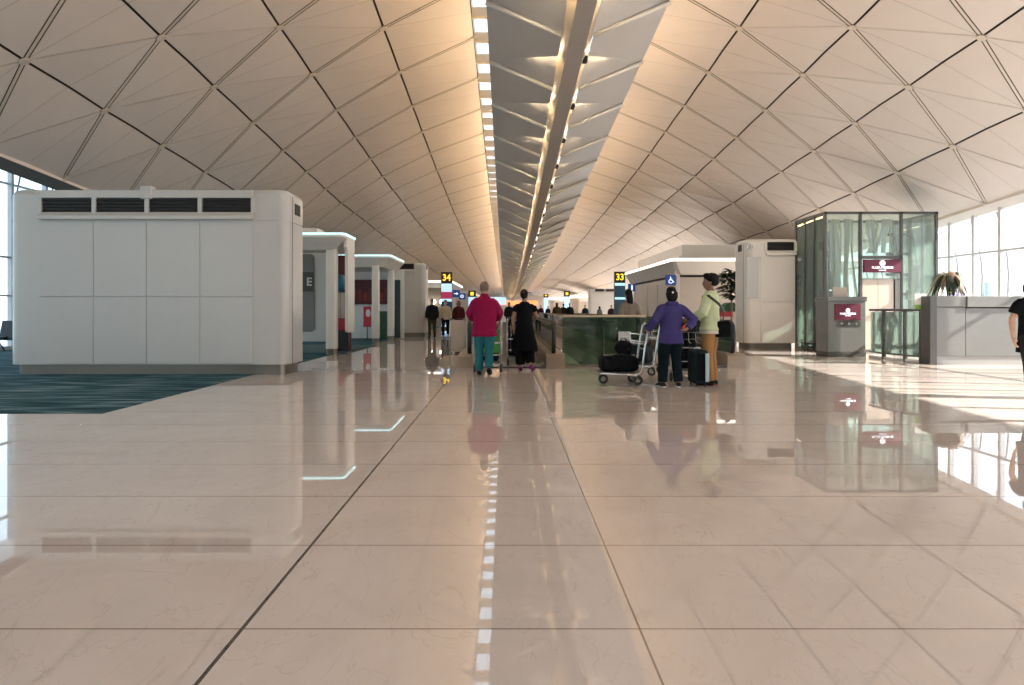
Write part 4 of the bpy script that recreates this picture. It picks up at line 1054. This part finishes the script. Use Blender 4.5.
# ---------------------------------------------------------------- the pair waiting by the luggage
Yp = 11.1
person('person in a purple hooded sweatshirt and dark trousers, back turned, hand on hip beside suitcases', 'person', WX(671, Yp), Yp, 1.62, .06,
       Pose(wide=1.10, head_turn=.1, elbL=(-.30, -.05, 1.16), wriL=(-.36, .14, 1.0), finL=(-.38, .29, .94), elbR=(.40, -.06, 1.17), wriR=(.25, -.14, 1.03), finR=(.12, -.165, .98),
            kneL=(-.13, .02, .49), ankL=(-.155, -.02, .085), toeL=(-.20, .16, .028), ankR=(.13, -.02, .085), toeR=(.17, .165, .028)),
       [('jacket', cloth('purple_sweatshirt', (.052, .044, .15)), dict(name='hooded_sweatshirt', hem=.76, hemw=.205, hemd=.15, inf=.026, hood=1)), ('trousers', cloth('dark_teal_trousers', (.005, .010, .014)), dict(leg=1.25)),
        ('shoes', cloth('black_trainer', (.02, .02, .022), .6), dict(sole=M['boardwhite'])), ('hair', HAIRM['black'], dict(style='bob')), ('clip', M['silver'])], 'tan')
Yl = 11.3
person('person in a pale lime sweatshirt and tan trousers looking left, standing by the black suitcase', 'person', WX(710.5, Yl), Yl, 1.83, 1.0,
       Pose(head_turn=.25, elbL=(-.24, .05, 1.15), wriL=(-.20, .27, 1.05), finL=(-.16, .42, 1.0), elbR=(.25, .03, 1.14), wriR=(.20, .26, 1.03), finR=(.15, .41, .99)),
       [('shirt', cloth('white_undershirt', (.55, .53, .46)), dict(name='undershirt', hem=.82, hemw=.212, hemd=.160, inf=.016, sleeve=.3, neck=1.47)),
        ('jacket', cloth('lime_sweatshirt', (.52, .59, .37)), dict(name='sweatshirt', hem=.87, hemw=.218, hemd=.165, inf=.024)), ('trousers', cloth('tan_trousers', (.34, .18, .075)), dict(leg=1.05, cuff=.02)),
        ('shoes', cloth('black_leather', (.012, .012, .014), .5), dict(sole=pmat('reddish_sole', (.30, .10, .08), .6))), ('hair', HAIRM['black'], dict(style='bushy'))], 'brown')
# ---------------------------------------------------------------- others
Yg = 15.75
person('person with long dark hair in a taupe coat behind the green glass barrier', 'person', WX(628.5, Yg), Yg, 1.72, .3,
       Pose(elbR=(.27, .02, 1.14), wriR=(.30, .12, .92), finR=(.31, .17, .76)),
       [('jacket', cloth('taupe_coat', (.20, .165, .13)), dict(name='coat', hem=.62, hemw=.21, inf=.022)), ('trousers', cloth('dark_trousers', (.02, .02, .022))), ('shoes', cloth('black_leather', (.012, .012, .014), .5)), ('hair', HAIRM['black'], dict(style='long'))], 'tan', .014)
Yc_ = 9.75
person('person in a black short-sleeved top at the right picture edge, bare arm hanging', 'person', WX(1033, Yc_), Yc_, 1.70, PI * .94,
       Pose(elbR=(.27, -.02, 1.14), wriR=(.285, .06, .885), finR=(.27, .10, .715), kneR=(.10, .12, .52), ankR=(.10, .17, .09), toeR=(.12, .35, .03)),
       [('shirt', cloth('black_top', (.005, .0055, .007)), dict(hem=.66, sleeve=.5, hemw=.22, inf=.028)), ('trousers', cloth('dark_trousers', (.02, .02, .022)), dict(leg=1.15)), ('shoes', cloth('black_leather', (.012, .012, .014), .5)), ('hair', HAIRM['black'], dict(style='bob'))], 'light')
Yx = 31
walkp = dict(kneR=(.10, .10, .51), ankR=(.10, .14, .09), toeR=(.11, .32, .03), kneL=(-.10, -.03, .50), ankL=(-.10, -.19, .16), toeL=(-.11, -.02, .035))
person('person in black jacket and olive trousers, leftmost of three walking under sign 34', 'person', WX(432, Yx - .4), Yx - .4, 1.74, PI, Pose(**walkp, wide=1.1),
       [('jacket', cloth('black_jacket', (.012, .012, .014)), dict(hem=.80, inf=.03)), ('trousers', cloth('olive_trousers', (.045, .042, .024))), ('shoes', cloth('black_leather', (.012, .012, .014), .5)), ('hair', HAIRM['black'])], 'tan', .018)
person('person in a cream top with a pale face mask, directly below sign 34', 'person', WX(445.5, Yx), Yx, 1.70, PI, Pose(**walkp),
       [('jacket', cloth('cream_top', (.52, .44, .30)), dict(name='top', hem=.84, inf=.024)), ('trousers', cloth('black_wide_trousers', (.004, .004, .0045))), ('shoes', cloth('white_trainers', (.5, .5, .5))), ('hair', HAIRM['black'], dict(style='long')), ('mask', cloth('pale_mask', (.35, .5, .58)))], 'tan', .018)
person('person in a dark red jacket, rightmost of the three walking near sign 34', 'person', WX(458.6, Yx), Yx, 1.66, PI, Pose(wide=1.12),
       [('jacket', cloth('dark_red_jacket', (.06, .012, .014)), dict(hem=.78, inf=.032)), ('trousers', cloth('dark_trousers', (.02, .02, .022))), ('shoes', cloth('black_leather', (.012, .012, .014), .5)), ('hair', HAIRM['brown'], dict(style='bob'))], 'tan', .018)
far = [
 (563.5, 52, 1.70, 0, (.012, .013, .014), 'person in a dark coat behind the glass barrier, left of the closest pair', 'short', 1.1),
 (569.8, 50, 1.72, PI, (.010, .012, .012), 'person in black just below the distant pale blue screen', 'short', 1.15),
 (585.2, 58, 1.66, PI, (.014, .016, .02), 'person in black with a pale collar alone behind the glass barrier', 'short', 1.2),
 (599.5, 56, 1.55, .5, (.10, .11, .09), 'small person in greenish grey right of the lone figure behind the glass barrier', 'bob', 1.0),
 (556.8, 46, 1.72, 0, (.09, .055, .03), 'person in a brown coat at the left end of the glass barrier, far off', 'long', 1.0),
 (509, 40, 1.68, PI, (.012, .012, .014), 'person in dark clothes far along the left walkway, between the walking couple', 'short', 1.1),
 (541, 70, 1.72, PI, (.06, .012, .015), 'far person in dark red right of the woman in black', 'short', 1.1),
 (548, 78, 1.68, 0, (.012, .012, .02), 'far person in navy between dark red and brown coats', 'short', 1.1),
 (535.5, 62, 1.66, 0, (.03, .02, .02), 'far person in dark brown nearest the shoulder of the woman in black', 'bob', 1.1),
 (500.5, 85, 1.72, PI, (.02, .015, .012), 'far person in black seen just right of the crimson jacket', 'short', 1.2),
 (611.5, 49, 1.60, PI, (.03, .018, .02), 'person in dark plum left of the sign numbered 33, mostly hidden', 'short', 1.0),
]
for px, Y, H, rz, c, lab, hs, wd in far:
    pp_ = person(lab, 'person', WX(px, Y), Y, H, rz, Pose(wide=wd), [('jacket', cloth('coat_%d' % int(px), c), dict(name='coat', hem=.78, inf=.03)), ('trousers', cloth('dark_trousers', (.02, .02, .022))), ('hair', HAIRM['black'], dict(style=hs)), ('shoes', cloth('black_leather', (.012, .012, .014), .5))],
           'tan', .026, None, False)
    if 2.92 < pp_.location.x < 5.22 and Y < 69 or -1 < pp_.location.x < 1.2 and Y < 69: pp_.location.z = .022

# ================================================================== LUGGAGE CARTS AND BAGS
M['bagblack'] = pmat('bag_black', (.004, .0045, .006), .8, 0, .2, 10, .1, 90, spec=.1)
M['bagteal'] = pmat('bag_dark_teal', (.004, .011, .014), .6, 0, .15, 8, spec=.15)
def cart(label, X, Y, rz, ad=None, w=.29, k=1.0):
    """airport luggage cart: handle end at -Y, platform running to +Y"""
    t = thing('luggage_cart', label, 'luggage cart', (X, Y, 0), rz)
    fr = MB()
    for s in (-1, 1):
        fr.tube([(s * w, .95 * k, .20), (s * w, .10, .17), (s * w, .02, .22), (s * w, -.03, .60), (s * w, -.10, .98), (s * w * .92, -.16, 1.05)], .019, 10)
        fr.tube([(s * w, .12, .17), (s * w * .9, .05, .09)], .016, 8)
    for y in (.12, .4 * k, .68 * k, .95 * k): fr.tube([(-w, y, .19), (w, y, .19)], .013, 8)
    fr.tube([(-w, -.03, .60), (w, -.03, .60)], .014, 8); fr.tube([(-w, .0, .36), (w, .0, .36)], .012, 8)
    fr.build('frame', M['silver'], t, True)
    h = MB(); h.tube([(-w * .92, -.16, 1.05), (-w * .5, -.19, 1.06), (w * .5, -.19, 1.06), (w * .92, -.16, 1.05)], .022, 10); h.build('handle_bar', M['black'], t, True)
    pl = MB(); pl.bbox(-w + .02, w - .02, .10, .95 * k, .195, .215, .006, 1); pl.build('platform', M['greydark'], t)
    for x, y in ((-w * .95, .08), (w * .95, .08), (0, .86 * k)):
        q = MB(); q.torus((x, y, .085), (1, 0, 0), .062, .023, 20, 8); wo = q.build('wheel', M['black'], t, True)
        q = MB(); q.disc((x, y, .085), (1, 0, 0), .022, .03, 14); q.tube([(x + .028, y, .085), (x + .028, y, .18)], .008, 6); q.build('fork', M['steel'], wo)
    if ad:
        q = MB(); q.bbox(-w + .03, w - .03, -.02, .0, .40, .86, .006, 1); q.build('ad_panel', ad, t)
    b = MB()
    for z in (.72, .84): b.tube([(-w, -.05, z), (-w + .02, .20, z + .02), (w - .02, .20, z + .02), (w, -.05, z)], .008, 6)
    for x in (-.18, -.06, .06, .18): b.tube([(x, .20, .86), (x, .17, .70), (x, -.04, .68)], .006, 6)
    b.build('basket', M['silver'], t, True)
    return t
def suitcase(label, X, Y, Z, w, d, h, rz, mat, trim, wheels=True, band=None):
    t = thing('suitcase', label, 'suitcase', (X, Y, Z), rz); z0 = .05 if wheels else 0
    q = MB(); q.bbox(-w / 2, w / 2, -d / 2, d / 2, z0, h, .05, 4); sh = q.build('shell', mat, t, True, 50)
    q = MB()
    for x in [(-w / 2 + .06 + i * (w - .12) / 4) for i in range(5)]: q.bbox(x - .012, x + .012, -d / 2 - .006, d / 2 + .006, z0 + .06, h - .06, .004, 1)
    q.build('rib', trim, sh)
    q = MB(); q.tube([(-.09, 0, h - .01), (-.09, 0, h + .035), (.09, 0, h + .035), (.09, 0, h - .01)], .012, 8); q.build('handle', M['black'], t, True)
    if wheels:
        for x in (-1, 1):
            for y in (-1, 1):
                q = MB(); q.torus((x * (w / 2 - .05), y * (d / 2 - .04), .028), (1, 0, 0), .019, .009, 14, 6); q.build('wheel', M['black'], t, True)
    if band: q = MB(); q.bbox(-w / 2 - .004, w / 2 + .004, -.025, .025, z0 - .003, h + .004, .003, 1); q.build('strap', band, t)
    return t
M['adgreen'] = pmat('ad_green', (.05, .28, .05), .4)
cr_ = cart('luggage cart with a green panel pushed by the person in crimson', WX(487.5, 13.45), 13.52, 0, M['adgreen'], .275)
suitcase('dark suitcase riding on the cart of the person in crimson', WX(487.5, 13.45), 14.05, .217, .44, .30, .62, 0, M['bagteal'], M['black'], False)
cart('luggage cart stacked with black bags pushed by the person in black', WX(520, 14.5), 14.68, 0, None, .27).location.z = .027
suitcase('big black suitcase on the cart before the person in black', WX(519, 14.9), 15.2, .244, .48, .34, .76, 0, M['bagblack'], M['greydark'], False)
# cart with duffel, side-on, left of the purple sweatshirt
cx_, cy_ = WX(641, 11.55), 11.55
cart('silver luggage cart seen side-on carrying a black duffel, left of the purple sweatshirt', cx_ - .02, cy_, PI / 2, None, .26, .72)
du = thing('duffel_bag', 'long black duffel bag lying on the side-on silver cart', 'bag', (WX(620, cy_), cy_, .217))
q = MB(); q.bbox(-.35, .30, -.22, .22, .0, .27, .09, 5); q.fused('body', M['bagblack'], du, .014, .012, 6)
q = MB(); q.tube([(-.16, -.20, .20), (-.15, -.21, .27), (0, -.19, .30), (.15, -.21, .27), (.16, -.20, .20)], .014, 8); q.build('carry_strap', M['bagteal'], du, True)
q = MB(); q.tube([(-.28, -.0, .268), (.25, 0, .268)], .008, 6); q.build('zip', M['silver'], du)
bp = thing('backpack', 'round black backpack sitting on top of the long duffel bag', 'bag', (WX(623.5, cy_), cy_, .482))
q = MB(); q.ball((0, 0, .13), (.16, .14, .13), 20, 14); q.bbox(-.11, .11, -.155, -.05, .02, .13, .04, 3); q.fused('body', M['bagblack'], bp, .012, .010, 7)
q = MB(); q.tube([(-.05, 0, .25), (-.04, 0, .285), (.04, 0, .285), (.05, 0, .25)], .012, 8); q.build('grab_loop', M['bagteal'], bp, True)
# second cart under the suitcases between the pair
cart('luggage cart with suitcases standing between the purple and lime sweatshirts', 3.12, 11.78, -.1, None, .27)
suitcase('tall black suitcase on the cart between the purple and lime sweatshirts', 3.17, 12.28, .217, .46, .32, .82, -.1, M['bagblack'], M['bagteal'], False)
suitcase('dark teal suitcase with pale side strap standing left of the tan trousers', 3.16, 11.25, 0, .24, .42, .60, 0, M['bagteal'], M['bagblack'], True)
q = MB(); q.bbox(-.03, .03, 0, .02, 0, .46, .006, 1); q = q.build('pale_strap', pmat('pale_blue_strap', (.42, .55, .58), .5)); tag(q, 'pale blue cloth strip hanging against the dark teal suitcase', 'strap'); q.location = (3.25, 11.01, .09)
cart('empty luggage cart behind the purple sweatshirt legs, angled left', WX(660, 13.1), 13.1, 1.0, None, .25)
hb = thing('holdall', 'dark holdall on the angled cart behind the purple sweatshirt legs', 'bag', (WX(660, 13.1) - .42, 13.1 + .28, .217), 1.0)
q = MB(); q.bbox(-.22, .22, -.30, .30, 0, .36, .08, 4); q.fused('body', M['bagteal'], hb, .014, .012, 6)
q = MB(); q.tube([(-.1, -.1, .34), (-.1, -.05, .44), (-.1, .05, .44), (-.1, .1, .34)], .012, 8); q.build('carry_strap', M['bagblack'], hb, True)
tg = MB(); tg.box(-.055, .055, -.004, .004, -.055, .055); tg = tg.build('luggage_tag', pmat('tag_orange', (.55, .09, .05), .5)); tag(tg, 'orange diamond luggage tag on the tall black suitcase', 'tag')
tg.location = (WX(692.5, 11.7), 12.10, WZ(328, 11.6)); tg.rotation_euler = (0, PI / 4, 0)
sbag = thing('shoulder_bag', 'black shoulder bag with strap at the hip of the lime sweatshirt', 'bag', (WX(723.5, 11.2), 11.22, .80))
q = MB(); q.bbox(-.12, .12, -.07, .07, 0, .27, .04, 4); q.build('pouch', M['bagblack'], sbag, True, 60)
q = MB(); dx = WX(710.5, 11.3) - WX(723.5, 11.2)
q.loft([(-.03, -.05, .24), (dx + .16, -.17, .42), (dx + .05, -.20, .55), (dx - .10, -.16, .68), (dx - .16, .0, .66)], [(.022, .006)] * 5, 8, V((0, 0, 1))); q.build('strap', M['black'], sbag, True)

# ================================================================== PLANTS AND SMALL THINGS
M['leafbrown'] = pmat('leaf_brown', (.20, .13, .09), .6, 0, .35, 6); M['leafdark'] = pmat('leaf_dark', (.018, .035, .016), .55, 0, .4, 6); M['leafpale'] = pmat('leaf_pale', (.34, .32, .22), .6, 0, .3, 6)
def leaf(mb, p, d, L_, w, bend, n=6):
    d = V(d).normalized(); s = d.cross(V((0, 0, 1)))
    s = s.normalized() if s.length > .01 else V((1, 0, 0)); pts = []
    for i in range(n + 1):
        u = i / n; c = V(p) + d * (L_ * u) + V((0, 0, -bend * u * u)); ww = w * math.sin(PI * min(.97, .08 + u * .9)); pts.append((c - s * ww, c + s * ww + V((0, 0, .0)), c + V((0, 0, .015))))
    vs = [q for t_ in pts for q in t_]; fs = []
    for i in range(n):
        a, b = 3 * i, 3 * i + 3; fs += [(a, a + 2, b + 2, b), (a + 2, a + 1, b + 1, b + 2)]
    mb.add(vs, fs)
rng = random.Random(21)
YP = 17.0; xp = WX(950, YP)
pt = thing('flower_arrangement', 'drooping brown-leaved flower arrangement rising above the grey screen wall', 'plant', (xp, YP, 0))
q = MB(); q.cyl((0, 0), .16, 0, 1.1, 20, .12); q.cyl((0, 0), .2, 1.1, 1.45, 20, .24); q.build('tall_vase', M['boardwhite'], pt, True, 40)
for mt, nn_ in (('leafbrown', 26), ('leafdark', 16), ('leafpale', 12)):
    q = MB()
    for i in range(nn_):
        a = rng.uniform(0, 2 * PI); r = rng.uniform(.5, 1)
        leaf(q, (0, 0, 1.95 + rng.uniform(0, .15)), (math.cos(a), math.sin(a), 1.2 + rng.uniform(-.4, .6)), .62 * r + .26, .06, .95 * r + .25)
    q.build('foliage', M[mt], pt, True)
q = MB()
for i in range(9): q.tube([(0, 0, 1.4), (rng.uniform(-.05, .05), rng.uniform(-.05, .05), 2.05)], .008, 5)
q.build('stems', M['leafdark'], pt)
for mt, n_ in ((pmat('petal_violet', (.40, .26, .55), .6), 8), (pmat('petal_cream', (.75, .66, .40), .6), 6)):
    for i in range(n_):
        a = rng.uniform(0, 2 * PI); r = rng.uniform(.1, .32); c = (r * math.cos(a), r * math.sin(a), 1.55 + rng.uniform(0, .2))
        q = MB()
        for k in range(6): leaf(q, c, (math.cos(k * PI / 3), math.sin(k * PI / 3), .6), .07, .022, .01, 4)
        q.build('flower', mt, pt, True)
YT = 24.2; xt = WX(731, YT)
tr = thing('potted_tree', 'dark leafy potted tree in front of the right kiosk, beside the white cabinet', 'plant', (xt, YT, 0))
q = MB(); q.cyl((0, 0), .22, 0, .5, 20, .27); q.build('pot', M['greydark'], tr, True, 40)
q = MB(); q.tube([(0, 0, .45), (.03, 0, 1.3), (0, .02, 2.2)], .03, 8); q.build('trunk', M['leafbrown'], tr, True)
q = MB()
for i in range(280):
    a = rng.uniform(0, 2 * PI); z = rng.uniform(-1, 1); rr = .36 * math.sqrt(1 - z * z) * rng.uniform(.3, 1)
    leaf(q, (rr * math.cos(a), rr * math.sin(a), 2.15 + z * .5), (math.cos(a), math.sin(a), rng.uniform(-.3, .6)), .28, .07, .06, 4)
q.build('foliage', M['leafdark'], tr, True)
YD = 25.5
stl = thing('vending_stall', 'small stall with dark green domed hood between the lime sweatshirt and white cabinet', 'stall', (WX(729.5, YD), YD, 0))
q = MB(); n = 14
pr = [(.30 * math.cos(PI * i / n), .34 * math.sin(PI * i / n)) for i in range(n + 1)]
q.add([(x, y, 1.19 + z) for y in (-.3, .3) for x, z in pr], [tuple(range(n + 1)), tuple(range(n + 1, 2 * n + 2))] + [(i, i + 1, n + 2 + i, n + 1 + i) for i in range(n)] + [(n, 0, n + 1, 2 * n + 1)])
q.build('domed_hood', pmat('dark_green_hood', (.012, .06, .025), .5), stl, True, 40)
q = MB(); q.bbox(-.30, .04, -.28, .28, 1.0, 1.19, .01); q.build('display_case', M['redfab'], stl)
q = MB(); q.bbox(.05, .30, -.28, .28, 1.0, 1.19, .01); q.build('price_board', M['wallbeige'], stl)
q = MB(); q.bbox(-.30, .30, -.28, .28, .0, .99, .01); q.build('base', M['wallbeige'], stl)
# seating seen past the left end of the big cabinet
M['seatfab'] = pmat('seat_black', (.012, .014, .016), .5)
def seat_row(label, X, Y, n):
    t = thing('seat_bench', label, 'seat', (X, Y, 0))
    b = MB(); b.tube([(-.3, 0, .36), (n * .6 - .3, 0, .36)], .03, 8); b.build('beam', M['silver'], t)
    for i in range(n):
        q = MB(); q.bbox(-.26 + .6 * i, .26 + .6 * i, -.25, .25, .39, .46, .03, 3); q.build('seat', M['seatfab'], t, True, 50)
        q = MB(); q.add([(x, y, z) for x in (-.26 + .6 * i, .26 + .6 * i) for y, z in ((.22, .44), (.28, .44), (.42, .92), (.36, .92))], [(0, 1, 2, 3), (7, 6, 5, 4), (0, 4, 5, 1), (1, 5, 6, 2), (2, 6, 7, 3), (3, 7, 4, 0)]); q.build('backrest', M['seatfab'], t)
    for x in (-.15, n * .6 - .45):
        q = MB(); q.tube([(x, -.25, .012), (x, 0, .34), (x, .3, .012)], .025, 8); q.build('leg', M['silver'], t, True)
    return t
seat_row('row of black seats by the left window, nearest the big white cabinet', -15.2, 20.6, 3)
seat_row('row of black seats by the left window, just behind the nearest seats', -15.2, 22.6, 3)
# orange lit advertising fascia at the far end of the hall, and bright screens beneath it
o_ = MB(); o_.bbox(-7, 5, 0, .4, 0, 1.0, .05); fa = thing('illuminated_fascia', 'glowing orange sign band at the far end of the hall between the couple', 'sign', (2.0, 150, 2.3))
o_.build('sign_band', emat('orange_glow', (1, .30, .10), .9), fa)
q = MB()
for x in (-6, 0, 4): q.box(x - .15, x + .15, .1, .3, -2.3, 0)
q.build('support_post', M['greydark'], fa)
fa2 = thing('video_wall', 'pale blue screen high at the far end right of the crimson jacket', 'screen', (WX(497, 120), 120, 0))
q = MB(); q.bbox(-1.6, 1.6, 0, .2, 2.2, 3.5, .04); q.build('screen', M['scr_blue'], fa2)
q = MB(); q.box(-.1, .1, .05, .15, 0, 2.2); q.build('support_post', M['greydark'], fa2)
